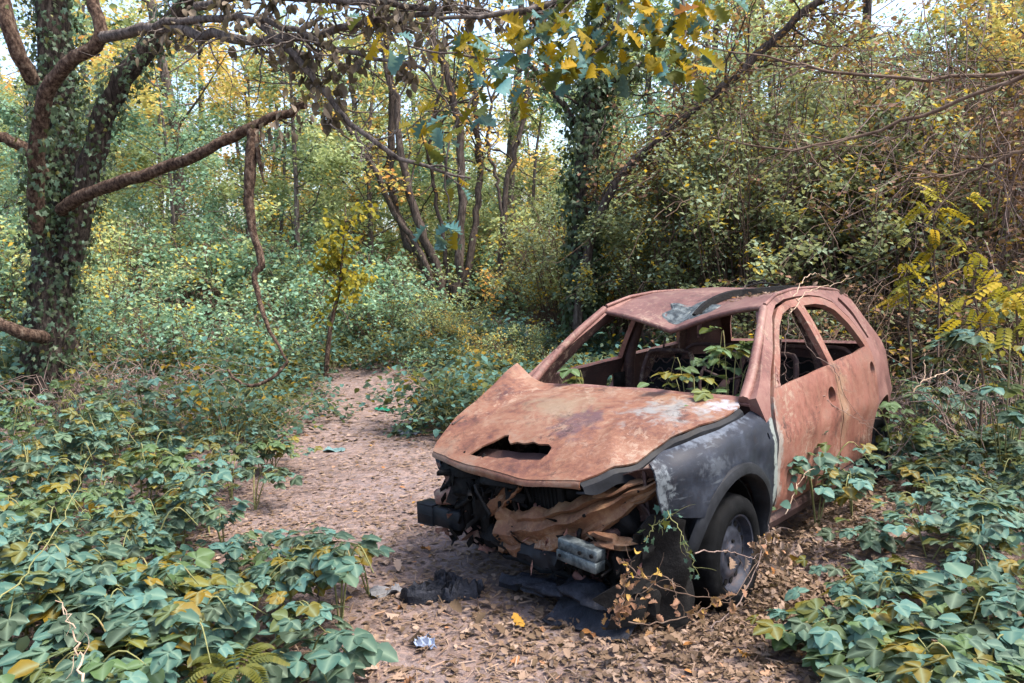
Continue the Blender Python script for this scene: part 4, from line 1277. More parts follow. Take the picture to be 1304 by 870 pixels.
t = empty('leaning_tree', tuple(P(740, 360, 10.4)))
t.location.z = float(ground_z(t.location.x, t.location.y)) - .1
p_ = polyline([(735, 420, 10.6), (755, 300, 10.5), (790, 226, 10.3), (860, 158, 10.2), (930, 104, 10), (990, 46, 9.8), (1055, -12, 9.6), (1150, -110, 9.4)], 24, .015)
g = Geo(); g.tube(p_, [.065, .06, .055, .048, .04], 9, True, .12); tw = []
twigs(g, p_[4:], 44, 1.1, .014, .05, 4, 4, .0, 7, .3, tw)
sub(t, g, 'trunk', [M['bark_mid']], smooth=True)
g = Geo()
pos = np.vstack([q[rng.integers(2, len(q), 16)] + rng.normal(0, .09, (16, 3)) for q in tw])
scatter(g, OV2, pos, rand_leaf_rot(len(pos)), .07 * rng.uniform(.6, 1.2, len(pos)), rng.uniform(0, 1, len(pos)))
o = sub(t, g, 'foliage', [M['shrub_dry']], use_tint=True); o['kind'] = 'stuff'
tag(t, 'thin dark trunk leaning to the upper right over the thicket', 'tree')

# --- oak bough reaching in at the top, each large leaf a part
t = empty('oak_bough', tuple(P(1000, -420, 3.3)))
g = Geo()
ob = [polyline([(1000, -420, 3.3), (900, -180, 3.4), (800, -60, 3.5), (735, -5, 3.5), (640, 18, 3.5), (560, 22, 3.5)], 24, .004),
      polyline([(800, -60, 3.5), (790, 10, 3.4), (770, 60, 3.35), (730, 80, 3.3)], 14, .004),
      polyline([(735, -5, 3.5), (690, 45, 3.4), (640, 75, 3.35), (590, 70, 3.3), (520, 60, 3.3)], 16, .004),
      polyline([(860, -110, 3.4), (870, 0, 3.3), (868, 60, 3.25), (840, 95, 3.2)], 14, .004),
      polyline([(640, 75, 3.35), (605, 125, 3.3), (575, 170, 3.3), (568, 230, 3.3), (575, 275, 3.3)], 16, .004),
      polyline([(605, 125, 3.3), (560, 140, 3.3), (545, 160, 3.3)], 8, .003)]
for p_, r_ in zip(ob, ([.028, .02, .008], [.009, .004], [.009, .004], [.009, .004], [.006, .003], [.004, .003])): g.tube(p_, r_, 6)
twigs(g, ob[0][8:], 12, .22, .004, -.1, 4, 1)
sub(t, g, 'branch', [M['bark_grey']], smooth=True)
oak_me = []
for k in range(4):
    v_, f_ = leaf_oak([.3, .5, .65, -.4][k], [.5, .55, .45, .6][k])
    oak_me.append(make_mesh('oak_leaf', v_, [f_], None, [M['oak']], True))
for k in range(4): m_ = oak_me[k].copy(); m_.materials[0] = M['oak_teal']; oak_me.append(m_)
inv = Matrix.Translation(-Vector(t.location))
spots = [(690, 25, 3.4, 20, 45, 22), (760, 45, 3.35, 24, 45, 30), (720, 70, 3.3, 20, 25, 22), (820, 30, 3.35, 20, 45, 30), (865, 60, 3.25, 22, 28, 35), (880, 15, 3.3, 14, 25, 15), (640, 60, 3.35, 12, 35, 25), (590, 60, 3.35, 7, 25, 20), (790, 85, 3.3, 8, 25, 15),
         (560, 160, 3.3, 8, 18, 16), (600, 150, 3.3, 5, 20, 16), (565, 285, 3.3, 6, 20, 14), (545, 195, 3.3, 2, 6, 10), (500, 50, 3.3, 5, 22, 18), (610, 100, 3.3, 5, 18, 16), (665, 110, 3.3, 4, 15, 12), (800, -10, 3.4, 12, 60, 15), (440, 15, 3.4, 3, 15, 10), (575, 235, 3.3, 3, 10, 12)]
for (u, v, d, n, su, sv) in spots:
    for _ in range(int(n * 1.6)):
        c = P(u + rng.normal(0, su * .75), v + rng.normal(0, sv * .6), d + rng.normal(0, .10))
        a = rng.uniform(0, 2 * np.pi)
        fw_ = np.array([[math.cos(a), math.sin(a) * .7, -.75 + rng.normal(0, .35)]])
        nr_ = np.array([[rng.normal(0, .5), rng.normal(-.5, .5), .8]])
        m4 = Matrix(rotmat(nr_, fw_)[0].tolist()).to_4x4()
        s_ = .09 * rng.uniform(.65, 1.25)
        o = bpy.data.objects.new('leaf', oak_me[int(rng.integers(0, 4)) + (4 if rng.uniform() < (.85 if v > 220 else .6 if 140 < v < 180 else .34) else 0)]); COL.objects.link(o); o.parent = t
        o.matrix_local = inv @ Matrix.Translation(Vector(c)) @ m4 @ Matrix.Scale(s_, 4)
tag(t, 'oak bough with lobed teal and golden leaves hanging in from above', 'branch')

# --- bare boughs from the right
for lab, paths in (('long bare bough sweeping down from the right edge toward the centre', [[(1420, 60, 4.6), (1304, 98, 4.8), (1190, 140, 5.0), (1080, 176, 5.2), (1000, 190, 5.3), (905, 172, 5.5)]]),
                   ('nearly level bare bough above the sweeping one at upper right', [[(1430, 100, 5.2), (1304, 93, 5.3), (1180, 100, 5.4), (1060, 92, 5.5), (985, 75, 5.6), (900, 60, 5.7)]]),
                   ('thin forked bare twig crossing at the right edge below the boughs', [[(1400, 150, 5.0), (1304, 190, 5.0), (1240, 215, 5.1), (1150, 230, 5.2)]])):
    t = empty('bare_bough', tuple(P(*paths[0][0])))
    g = Geo()
    for pix in paths:
        p_ = polyline(pix, 24, .008)
        g.tube(p_, [.019, .014, .010, .004], 6, True, .08)
        twigs(g, p_[3:], 22, .75, .0045, .12, 4, 4, .0, 9, .16)
    sub(t, g, 'branch', [M['twig']], smooth=True)
    tag(t, lab, 'branch', 'bare boughs reaching in from the right')


# ------------------------------------------------------------------ templates for background growth
def tree_template(seed, height, crown_r, leaf, nleaf, mat, bark, trunk_r=.12, clear=.25, tmpl=QUAD, ntw=14):
    global rng
    keep = rng
    rng = np.random.default_rng(seed)
    g = Geo(); tips = []
    lean = rng.normal(0, .05, 2)
    tr = np.array([(lean[0] * z + .12 * math.sin(z * .9 + seed), lean[1] * z + .12 * math.cos(z * .7 + seed), z) for z in np.linspace(-.2, height, 18)])
    g.tube(tr, [trunk_r * 1.25, trunk_r, trunk_r * .7, trunk_r * .2], 8, True, .08)
    for k in range(ntw):
        z = height * rng.uniform(clear, .95)
        a = k * 2.4 + rng.normal(0, .4)
        b = np.array([np.interp(z, tr[:, 2], tr[:, 0]), np.interp(z, tr[:, 2], tr[:, 1]), z])
        L = crown_r * rng.uniform(.6, 1.1) * (1.15 - .6 * (z / height - clear) / (1 - clear))
        v = np.array([math.cos(a), math.sin(a), rng.uniform(.15, .7)])
        pts = [b]
        for s in range(6):
            v = v + rng.normal(0, .18, 3) + (0, 0, -.03); pts.append(pts[-1] + v / np.linalg.norm(v) * L / 6)
        pts = np.array(pts)
        g.tube(pts, [trunk_r * .32, trunk_r * .08], 5, False)
        tw = []
        twigs(g, pts, 6, L * .45, trunk_r * .08, .05, 3, 1, .2, 5, .25, tw)
        tips += tw
    wood = g.mesh('trunk', [bark], True)
    g = Geo()
    wt = rng.gamma(.8, 1, len(tips)); cn = np.maximum(1, (nleaf * wt / wt.sum()).astype(int))
    pos = np.vstack([q[rng.integers(1, len(q), k)] + rng.normal(0, leaf * 1.1, (k, 3)) for q, k in zip(tips, cn)])
    cl = np.concatenate([np.full(k, rng.uniform(-.2, .2)) for k in cn])
    n = len(pos)
    scatter(g, tmpl, pos, rand_leaf_rot(n, 1.0), leaf * rng.uniform(.6, 1.3, n), np.clip(rng.beta(2, 2.2, n) + cl, 0, 1))
    fol = g.mesh('crown', [mat], False, None, True)
    rng = keep
    return wood, fol


def shrub_template(seed, h, r, nst, leaf, nleaf, mat, tmpl=OV1, stem=None, arch=.5, stem_r=.009, inner=.15, up=1.0):
    global rng
    keep = rng
    rng = np.random.default_rng(seed)
    g = Geo(); L = []
    for k in range(nst):
        a = rng.uniform(0, 2 * np.pi); rr = r * math.sqrt(rng.uniform(0, 1))
        hh = h * rng.uniform(.55, 1.05) * (1 - .35 * (rr / r) ** 2)
        b = np.array([rr * .35 * math.cos(a), rr * .35 * math.sin(a), -.05])
        e = np.array([rr * math.cos(a), rr * math.sin(a), hh])
        o = e + np.array([math.cos(a), math.sin(a), 0]) * arch * rng.uniform(.2, 1) + (0, 0, -arch * rng.uniform(.1, .7))
        p_ = wobble(bez([b, b * .6 + e * .4 + (0, 0, hh * .15), e, o], 13), .02)
        g.tube(p_, [stem_r, stem_r * .4], 3, False)
        L.append(p_[4:])
        tw = []
        twigs(g, p_[4:], 2, .35 * r, stem_r * .5, .15, 3, 0, .0, 5, .3, tw)
        L += tw
    wood = g.mesh('stems', [stem or M['twig']], False)
    g = Geo()
    wt = rng.gamma(.55, 1, len(L)); cn = np.maximum(1, (nleaf * wt / wt.sum()).astype(int))
    pos = np.vstack([q[(len(q) * rng.uniform(0, 1, k) ** .7).astype(int).clip(0, len(q) - 1)] + rng.normal(0, leaf * 1.15, (k, 3)) for q, k in zip(L, cn)])
    pos[:, 2] = np.maximum(pos[:, 2], .02)
    cl = np.concatenate([np.full(k, rng.normal(0, .17)) for k in cn])
    n = len(pos)
    scatter(g, tmpl, pos, rand_leaf_rot(n, up), leaf * rng.uniform(.6, 1.3, n), np.clip(rng.uniform(.02, .93, n) + cl, 0, 1))
    fol = g.mesh('foliage', [mat], False, None, True)
    rng = keep
    return wood, fol


def plant(name, wood, fol, loc, rz, sc, label, cat, group, sink=0., tilt=(0, 0), parts=('trunk', 'crown')):
    o = empty(name, (loc[0], loc[1], float(ground_z(loc[0], loc[1])) - sink), (tilt[0], tilt[1], rz))
    o.scale = (sc,) * 3 if np.isscalar(sc) else sc
    link(parts[0], wood, o)
    f = link(parts[1], fol, o)
    f['kind'] = 'stuff'
    tag(o, label, cat, group)
    return o


def side_of(x, y):
    u = 652 + 1000 * x / y
    return ' at far left' if u < 170 else ' left of the several stemmed tree' if u < 470 else ' behind the several stemmed tree' if u < 690 else ' above the car' if u < 1000 else ' at far right'


# far woodland trees
TT = [tree_template(101, 9, 2.6, .13, 5200, M['far_g'], M['bark_grey'], .10, .12), tree_template(102, 11, 3.0, .14, 5200, M['far_y'], M['bark_grey'], .11, .18), tree_template(103, 8, 2.4, .125, 5000, M['far_t'], M['bark_grey'], .09, .10),
      tree_template(104, 10, 2.6, .13, 3600, M['far_y'], M['bark'], .10, .25), tree_template(105, 7, 2.2, .12, 4200, M['far_y'], M['bark_grey'], .07, .08)]
TL = ['pale green leafy tree in the far woodland', 'yellowing tall tree in the far woodland', 'bluish green leafy tree in the far woodland', 'thinly leaved ochre tree in the far woodland', 'small golden tree in the far woodland']
placed = []
for k in range(400):
    y = rng.uniform(17, 42); x = rng.uniform(-.78, .78) * y
    if any((x - a) ** 2 + (y - b) ** 2 < (2.2 + .04 * y) ** 2 for a, b in placed): continue
    placed.append((x, y))
    i = int(rng.choice(5, p=[.40, .12, .26, .10, .12]))
    plant('woodland_tree', *TT[i], (x, y), rng.uniform(0, 6.28), rng.uniform(.8, 1.25), TL[i] + side_of(x, y), 'tree', 'woodland trees behind the clearing')
    if len(placed) > 76: break

# young trees with leaves down to the ground, nearer than the woodland
YT = [tree_template(111, 5.0, 1.7, .08, 5200, M['far_t'], M['bark_grey'], .045, .06, OV1, 18), tree_template(112, 5.5, 1.7, .08, 5200, M['far_g'], M['bark_grey'], .045, .08, OV1, 18), tree_template(113, 4.6, 1.6, .08, 4600, M['far_y'], M['bark_grey'], .04, .06, OV1, 18)]
YL = ['young teal leaved tree between clearing and woodland', 'young pale green tree between clearing and woodland', 'young golden tree between clearing and woodland']
got = []
for k in range(500):
    y = rng.uniform(14, 26); x = rng.uniform(-.70, .75) * y
    u = 652 + 1000 * x / y
    if any((x - a) ** 2 + (y - b) ** 2 < 1.7 ** 2 for a, b in got): continue
    if 470 < u < 690 and y < 17: continue
    if u < 170 and y < 14: continue
    got.append((x, y))
    i = int(rng.choice(3, p=[.36, .46, .18]))
    plant('young_tree', *YT[i], (x, y), rng.uniform(0, 6.28), rng.uniform(.7, 1.25), YL[i] + side_of(x, y), 'tree', 'young trees between the clearing and the woodland')
    if len(got) > 56: break

plant('young_tree', *YT[2], (6.3, 9.6), 1.0, 1.05, 'golden leaved young tree rising at the upper right edge', 'tree', None)
plant('young_tree', *YT[2], (-5.6, 17.5), 2.0, 1.2, 'orange gold young tree glowing right of the ivy clad trunk', 'tree', None)
# understorey shrubs behind the clearing
US = [shrub_template(201, 2.0, 1.2, 34, .07, 2000, M['far_g'], OV1), shrub_template(202, 1.3, 1.1, 30, .07, 1900, M['far_t'], OV1), shrub_template(203, 1.7, 1.0, 30, .07, 1700, M['far_y'], OV1), shrub_template(204, .9, 1.1, 30, .07, 1700, M['far_t'], OV2)]
UL = ['pale green shrub at the back of the clearing', 'bluish green shrub at the back of the clearing', 'yellow green shrub at the back of the clearing', 'low spreading teal shrub at the back of the clearing']
cnt = 0
for k in range(600):
    y = rng.uniform(9.8, 27); x = rng.uniform(-.74, .62) * y
    if y < 12.5 and -.27 < x / y < -.09: continue
    if x > .15 * y and y < 11.5: continue
    i = int(rng.choice(4, p=[.29, .36, .08, .27]))
    plant('woodland_shrub', *US[i], (x, y), rng.uniform(0, 6.28), rng.uniform(.75, 1.3) * (.5 if -.16 < x / y < .03 and y < 15.5 else .8 if y < 12.5 else 1.15), UL[i] + side_of(x, y), 'shrub', 'understorey shrubs behind the clearing', parts=('stems', 'foliage'))
    cnt += 1
    if cnt >= 185: break

# bramble bushes in the middle ground (leaves too small to pick apart)
BB = [shrub_template(301 + k, [.52, .36, .68, .28][k], [.8, .75, .7, .6][k], 24, .075, [720, 560, 640, 420][k], M['bramble_s'], OV2, M['stem_green'], .35, .006, up=1.6) for k in range(4)]
BL = ['mounded bramble bush in the middle ground', 'low bramble bush in the middle ground', 'tall arching bramble bush in the middle ground', 'small flat bramble bush in the middle ground']
spots = []
for k in range(80): spots.append((rng.uniform(-.9, 4.2), rng.uniform(7.4, 12.5)))
for k in range(42): spots.append((rng.uniform(-8.5, -2.9), rng.uniform(6.5, 12)))
for k in range(12): spots.append((rng.uniform(-2.9, -2.15), rng.uniform(6.8, 8.8)))
for k in range(8): spots.append((rng.uniform(-3.9, -3.0), rng.uniform(8.5, 12)))
for k in range(30): spots.append((rng.uniform(-3.8, -.4), rng.uniform(11.6, 14.5)))
for k in range(30): spots.append((rng.uniform(3.2, 8), rng.uniform(5.5, 9)))
cs, sn = math.cos(CAR_YAW), math.sin(CAR_YAW)
for (x, y) in spots:
    lx = (x - CAR_T[0]) * cs + (y - CAR_T[1]) * sn; ly = -(x - CAR_T[0]) * sn + (y - CAR_T[1]) * cs
    if -3.6 < lx < 1.4 and -1.7 < ly < 1.8: continue
    if x > 0 and y < 8 and ly < 0: continue
    if -2.4 < x < -.75 and y < 10.2: continue
    i = int(rng.integers(0, 4))
    wh = 'closing the far end of the path' if -3.8 < x < -.4 and y > 11.6 else 'left of the far path' if x < -2.1 else 'right of the car' if x > 3.1 and y < 9.2 else 'between far path and car roof' if x < 2 else 'behind the car'
    plant('bramble_bush', *BB[i], (x, y), rng.uniform(0, 6.28), rng.uniform(.75, 1.2), BL[i].replace('in the middle ground', wh), 'bramble', 'bramble bushes in the middle ground', parts=('canes', 'foliage'))

# the tangled thicket behind and right of the car
TH = [shrub_template(401, 3.7, 1.35, 85, .062, 11000, M['shrub'], OV1, M['twig'], .9, .011), shrub_template(402, 3.0, 1.3, 80, .066, 10000, M['shrub'], OV1, M['twig'], .9, .011), shrub_template(403, 3.2, 1.2, 110, .055, 4200, M['shrub_dry'], OV1, M['twig_mid'], .9, .009),
      shrub_template(404, 1.9, 1.2, 60, .07, 5000, M['shrub'], OV2, M['twig'], .7, .009), shrub_template(405, 1.3, 1.1, 120, .05, 900, M['shrub_dry'], OV1, M['twig'], .8, .007)]
for (i, x, y, sc, lab) in (
        (0, 2.35, 10.7, .85, 'grey green climber covered thicket beside the ivy trunk'), (0, 3.2, 10.0, 1.1, 'tall grey green thicket mound directly above the car roof'), (1, 4.4, 9.6, 1.1, 'leafy grey green thicket mound right of the car roof'), (0, 5.2, 11, 1.2, 'tall thicket mound at the right behind the others'),
        (1, 2.7, 11.8, 1.15, 'leafy thicket behind the leaning trunk'), (1, 3.9, 11.5, 1.25, 'leafy thicket behind the mound above the car roof'), (2, 5.6, 9.0, 1.05, 'reddish brown dry thicket at the right edge'), (2, 6.4, 10.2, 1.2, 'reddish brown dry thicket behind at the right edge'), (1, 4.9, 10.6, 1.3, 'leafy thicket mound showing between the others'),
        (3, 2.9, 9.0, .8, 'low leafy shrub touching the rear of the car'), (3, 4.9, 8.2, .8, 'leafy shrub in front of the dry thicket'), (4, 4.1, 8.3, 1.1, 'tangle of pale bare stems behind the rear wheel'), (4, 5.2, 7.4, 1.0, 'tangle of pale bare stems under the yellow sprays'), (4, 3.3, 8.9, 1.2, 'tangle of bare stems behind the rear doors'), (4, 4.7, 8.9, 1.4, 'taller tangle of brown stems right of the rear doors'),
        (2, 5.3, 9.4, 1.35, 'tall reddish brown dry thicket under the bare boughs'), (2, 6.9, 11.2, 1.7, 'tallest reddish brown dry thicket at the upper right'), (0, 4.0, 12.6, 1.5, 'tall leafy thicket furthest back behind the leaning trunk'), (2, 7.2, 8.4, 1.1, 'brown dry thicket cut by the right edge of the frame'), (0, 6.9, 12.5, 1.35, 'tallest grey green thicket far right'), (1, 1.0, 13.0, .9, 'grey green thicket behind the ivy trunk')):
    plant('thicket_shrub', *TH[i], (x, y), rng.uniform(0, 6.28), sc, lab, 'thicket', 'thicket behind the car', parts=('stems', 'foliage'))


# yellow pinnate sprays and the young sapling
def pinnate(seed, npair=6):
    g = Geo()
    for k in range(npair):
        for s in (-1, 1):
            scatter(g, OV2, np.array([[.12 + k * .14, 0, -.02 * k * k * .3]]), rotmat(np.array([[0, 0, 1.]]), np.array([[.45, s * .9, -.15]])), [.26], .5)
    scatter(g, OV2, np.array([[.12 + npair * .14, 0, -.006 * npair ** 2]]), rotmat(np.array([[0, 0, 1.]]), np.array([[1., 0, -.3]])), [.26], .5)
    return np.vstack(g.v), np.vstack(g.t)


PIN = pinnate(1)
for lab, u, v, d, h, n, sp in (('upright golden pinnate sapling in front of the thicket at right', 1195, 285, 6.6, .75, 30, .28), ('low yellow green pinnate sapling beside the car rear', 1160, 350, 6.8, .4, 18, .25), ('rightmost golden leaved sapling above the bramble', 1250, 350, 5.6, .45, 22, .25), ('golden leaved sapling spilling from the right edge', 1300, 390, 5.0, .5, 18, .25)):
    c = P(u, v, d)
    gz = float(ground_z(c[0], c[1]))
    t = empty('pinnate_sapling', (c[0], c[1], gz))
    H = c[2] - gz
    g = Geo()
    st = wobble(bez([(0, 0, -.05), (.04, .02, H * .5), (-.02, .03, H), (.02, 0, H + h * .5)], 14), .008)
    g.tube(st, [.012, .004], 5)
    g2 = Geo()
    for k in range(n):
        a = rng.uniform(0, 6.28)
        z = H + rng.uniform(-h * .6, h * .5)
        p0 = np.array([rng.normal(0, sp * .45), rng.normal(0, sp * .45), z])
        g.tube([(st[-1] * .0 + (0.0, 0.02, z - .08)), p0], [.003], 3, False)
        scatter(g2, PIN, p0[None], rotmat(np.array([[rng.normal(0, .3), rng.normal(0, .3), 1]]), np.array([[math.cos(a), math.sin(a), -.35 + rng.normal(0, .2)]])), [.19 * rng.uniform(.7, 1.2)], rng.uniform(0, 1))
    g.build('stem', [M['twig']], t, True)
    o = g2.build('foliage', [M['yellow']], t, False, None, True); o['kind'] = 'stuff'
    tag(t, lab, 'sapling', 'golden saplings at the right')

c = P(418, 470, 10.2)
t = empty('young_sapling', (c[0], c[1], float(ground_z(c[0], c[1]))))
g = Geo(); st = polyline([(415, 480, 10.2), (420, 420, 10.2), (432, 365, 10.2), (436, 320, 10.2), (440, 260, 10.2)], 16, .006)
g.tube(st, [.035, .028, .015, .006], 7); tw = []
twigs(g, st[5:], 22, .55, .006, .15, 4, 2, .0, 6, .25, tw)
sub(t, g, 'stem', [M['bark_red']], smooth=True)
g = Geo(); pos = np.vstack([q[rng.integers(2, len(q), 9)] + rng.normal(0, .05, (9, 3)) for q in tw])
scatter(g, OV2, pos, rand_leaf_rot(len(pos), .8, .6), .085 * rng.uniform(.7, 1.25, len(pos)), rng.uniform(0, .8, len(pos)))
o = sub(t, g, 'foliage', [M['yellow']], use_tint=True); o['kind'] = 'stuff'
tag(t, 'young olive yellow sapling with a thin brown stem at the clearing edge', 'sapling')

# ------------------------------------------------------------------ near brambles, every leaf a part
LEAFS = [[bramble_leaf(a, b, m) for a, b in ((3, 1), (3, 2), (5, 3), (3, 4), (5, 5), (1, 6))] for m in ('bramble', 'bramble2')]


def bramble_plant(x, y, h, spread, nleaf, size, label, group, ncane=3, z0=None, name='bramble_plant', toward=None, cane_r=.005, green=0):
    z = float(ground_z(x, y)) if z0 is None else z0
    o = empty(name, (x, y, z))
    LEAFM = LEAFS[int(rng.uniform() < .18 or green)]
    g = Geo(); canes = []
    for k in range(ncane):
        a = rng.uniform(0, 6.28) if toward is None else toward + rng.normal(0, .7)
        e = np.array([math.cos(a), math.sin(a), 0]) * spread * rng.uniform(.4, 1)
        hh = h * rng.uniform(.6, 1.05)
        p_ = bez([(0, 0, -.04), e * .35 + (0, 0, hh * .7), e * .75 + (0, 0, hh), e * 1.2 + (0, 0, hh * .75)], 12)
        g.tube(p_, [cane_r, cane_r * .5], 4, False); canes.append(p_)
    g.build('cane', [M['stem_green']], o, True)
    for k in range(nleaf):
        p_ = canes[rng.integers(0, ncane)]
        i = rng.integers(3, 12)
        a = rng.uniform(0, 6.28)
        out = np.array([math.cos(a), math.sin(a), rng.uniform(-.1, .5)]) * rng.uniform(.02, .11)
        c = p_[i] + out
        c[2] = max(c[2], .04)
        nr = np.array([[rng.normal(0, .2), rng.normal(-.10, .2), 1.]])
        m4 = Matrix(rotmat(nr, np.array([[math.cos(a), math.sin(a), -.12 + rng.normal(0, .15)]]))[0].tolist()).to_4x4()
        lf_ = bpy.data.objects.new('leaf', LEAFM[int(rng.choice(6, p=[.27, .25, .1, .22, .08, .08]))]); COL.objects.link(lf_); lf_.parent = o
        lf_.matrix_local = Matrix.Translation(Vector(c)) @ m4 @ Matrix.Scale(size * rng.uniform(.65, 1.25), 4)
    tag(o, label, 'bramble', group)
    return o


# left bank
n = 0
for k in range(900):
    y = rng.uniform(2.15, 6.8)
    xe = np.interp(y, [2, 2.6, 3.4, 4.4, 5.5, 6.8], [-.45, -.62, -.95, -1.35, -1.65, -1.85])
    xl = -.70 * y - .15
    x = rng.uniform(xl, xe)
    if n >= 80: break
    edge = xe - x
    h = .24 + .26 * min(1, edge / 1.2) + rng.uniform(-.05, .06)
    if y < 2.7: h *= .72
    h += .28 * smooth(4.0, 6.5, y) * min(1, edge / 1.5)
    lab = ('bramble on the very edge of the dirt path, left side' if edge < .35 else 'bramble at the bottom left, nearest the camera' if y < 3 else 'bramble midway up the left patch, back from the path' if y < 4.6 else 'bramble at the far end of the left patch, toward the ivy tree')
    bramble_plant(x, y, h, .30, 36, (.078 if y < 3.3 else .064) * rng.uniform(.8, 1.25), lab, 'brambles left of the path')
    n += 1
# right bank
n = 0
for k in range(900):
    y = rng.uniform(2.3, 5.6)
    xe = np.interp(y, [2.2, 2.8, 3.4, 4.2, 5.0, 5.6], [.92, 1.16, 1.5, 2.05, 2.5, 2.85])
    x = rng.uniform(xe, .70 * y + .25)
    if n >= 50: break
    edge = x - xe
    h = .16 + .30 * min(1, edge / 1.2) + rng.uniform(-.04, .06)
    lab = ('bramble along the leaf strewn edge of the lower right patch' if edge < .35 else 'bramble in the bottom right corner, nearest the camera' if y < 3.3 else 'bramble far back in the lower right patch, below the thicket')
    bramble_plant(x, y, h, .28, 33, (.080 if y < 3.3 else .068) * rng.uniform(.8, 1.25), lab, 'brambles at the lower right')
    n += 1
# singled-out plants
bramble_plant(*P(1040, 672, 4.45)[:2], .46, .30, 60, .078, 'bushy young bramble growing against the front door', None, 5)
bramble_plant(*P(1085, 680, 4.6)[:2], .34, .26, 44, .078, 'low olive bramble just right of the front door plant', None, 4)
bramble_plant(*P(432, 765, 3.55)[:2], .55, .22, 22, .095, 'upright bramble shoot leaning over the path edge', None, 3)
bramble_plant(*P(470, 700, 3.9)[:2], .42, .30, 14, .085, 'low bramble shoot reaching furthest onto the path', None, 2)
bramble_plant(*P(1285, 430, 5.0)[:2], 1.12, .42, 44, .10, 'tall bramble with teal leaves at the right edge, beside the golden saplings', None, 6)
bramble_plant(*P(1215, 470, 6.2)[:2], .8, .42, 34, .10, 'bramble half way up the tangle behind the rear wheel', None, 5)
bramble_plant(*P(1140, 585, 5.6)[:2], .50, .24, 46, .075, 'bramble hiding the lower half of the rear wheel', None, 6)
bramble_plant(*P(1175, 575, 5.9)[:2], .55, .30, 40, .075, 'bramble just right of the rear wheel', None, 5)
bramble_plant(*P(1155, 655, 5.2)[:2], .26, .25, 18, .09, 'small bramble on the leafy ground below the rear wheel', None, 3)
# plants growing up through the cabin
def car_pt(x, y, z): return CAR_M @ np.array([x, y, z]) + CAR_T
for (x, y, z, h, sp, nl, lab) in ((-.55, .28, .40, .74, .36, 64, 'leafy bramble growing out through the windscreen opening'), (-.55, -.42, .40, .62, .25, 15, 'smaller bramble inside the cabin by the far pillar'), (-.52, .52, .40, .85, .2, 22, 'bramble shoot against the near windscreen pillar inside')):
    c = car_pt(x, y, z)
    bramble_plant(c[0], c[1], h, sp, int(nl * .8), .082, lab, None, 6, c[2], cane_r=.003, green=1)

# low ground cover filling between the bramble plants
g = Geo()
N = 15000
y = rng.uniform(2.0, 11, N)
x = np.where(rng.uniform(0, 1, N) < .68, rng.uniform(-1, 0, N) * (.72 * y) - .25, rng.uniform(0, 1, N) * (.72 * y) + .6)
xe = np.interp(y, [2, 2.6, 3.4, 4.4, 5.5, 6.8, 9, 11], [-.55, -.75, -1.15, -1.7, -2.1, -2.5, -3.0, -3.2]); xr = np.interp(y, [2.2, 2.8, 3.4, 4.2, 5.0, 5.6, 8], [1.0, 1.3, 1.75, 2.5, 2.95, 3.4, 4.6])
ok = ((x < xe) | ((x > xr) & (y < 7.5))) & ((y < 5.5) | (np.sin(1.7 * x + .6) * np.sin(1.4 * y) + rng.normal(0, .3, N) > .1))
x, y = x[ok], y[ok]
n = len(x)
pos = np.stack([x, y, ground_z(x, y) + rng.uniform(.03, .26, n) * smooth(0, .5, np.maximum(np.interp(y, [2, 2.6, 3.4, 4.4, 5.5, 6.8, 9, 11], [-.55, -.75, -1.15, -1.7, -2.1, -2.5, -3.0, -3.2]) - x, x - np.interp(y, [2.2, 2.8, 3.4, 4.2, 5.0, 5.6, 8], [1.0, 1.3, 1.75, 2.5, 2.95, 3.4, 4.6])))], 1)
scatter(g, OV3, pos, rand_leaf_rot(n, 1.6), .075 * rng.uniform(.5, 1.15, n), rng.uniform(0, 1, n))
tag(g.build('ground_cover', [M['bramble_s']], None, False, None, True), 'low green leaves covering the ground beneath the brambles', None, None, 'stuff')

# fern at the lower left
c = P(300, 842, 2.75)
t = empty('fern', (c[0], c[1], float(ground_z(c[0], c[1])) + .16)); t.scale = (.42,) * 3
for k in range(7):
    a = k * .9 + .2
    g = Geo()
    pts = bez([(0, 0, 0), (.12 * math.cos(a), .12 * math.sin(a), .2), (.28 * math.cos(a), .28 * math.sin(a), .24), (.42 * math.cos(a), .42 * math.sin(a), .16)], 20)
    g.tube(pts, [.003, .001], 3, False)
    for i in range(3, 20):
        d = pts[i] - pts[i - 1]; d /= np.linalg.norm(d)
        sd = np.cross(d, (0, 0, 1)); sd /= np.linalg.norm(sd)
        for s in (-1, 1): scatter(g, OV2, pts[i][None], rotmat(np.array([[0, 0, 1.]]), (s * sd + .35 * d + (0, 0, -.1))[None]), [.085 * math.sin(math.pi * (i - 1) / 20) ** .8 + .012], rng.uniform(.2, .9))
    g.build('frond', [M['fern']], t, False, None, True)
tag(t, 'olive green fern with arching fronds among the lower left brambles', 'fern')

# ------------------------------------------------------------------ dead leaves
oakv = []
for k in range(3): oakv.append((leaf_oak([.3, .5, -.35][k], [.6, .7, .55][k])))
SML = leaf_ovate(2, .3, .18, .16)
FLAT = leaf_ovate(2, .28, .08, .08)
g = Geo()


def on_free(x, y):
    """litter keeps off the trodden strip but gathers round the car"""
    return rng.uniform(0, 1, len(x)) < .55 + .45 * smooth(.25, .9, np.abs(x + .15 - np.interp(y, [2, 3, 4, 6, 9, 12], [.1, -.1, -.5, -1.1, -1.8, -2.3])))


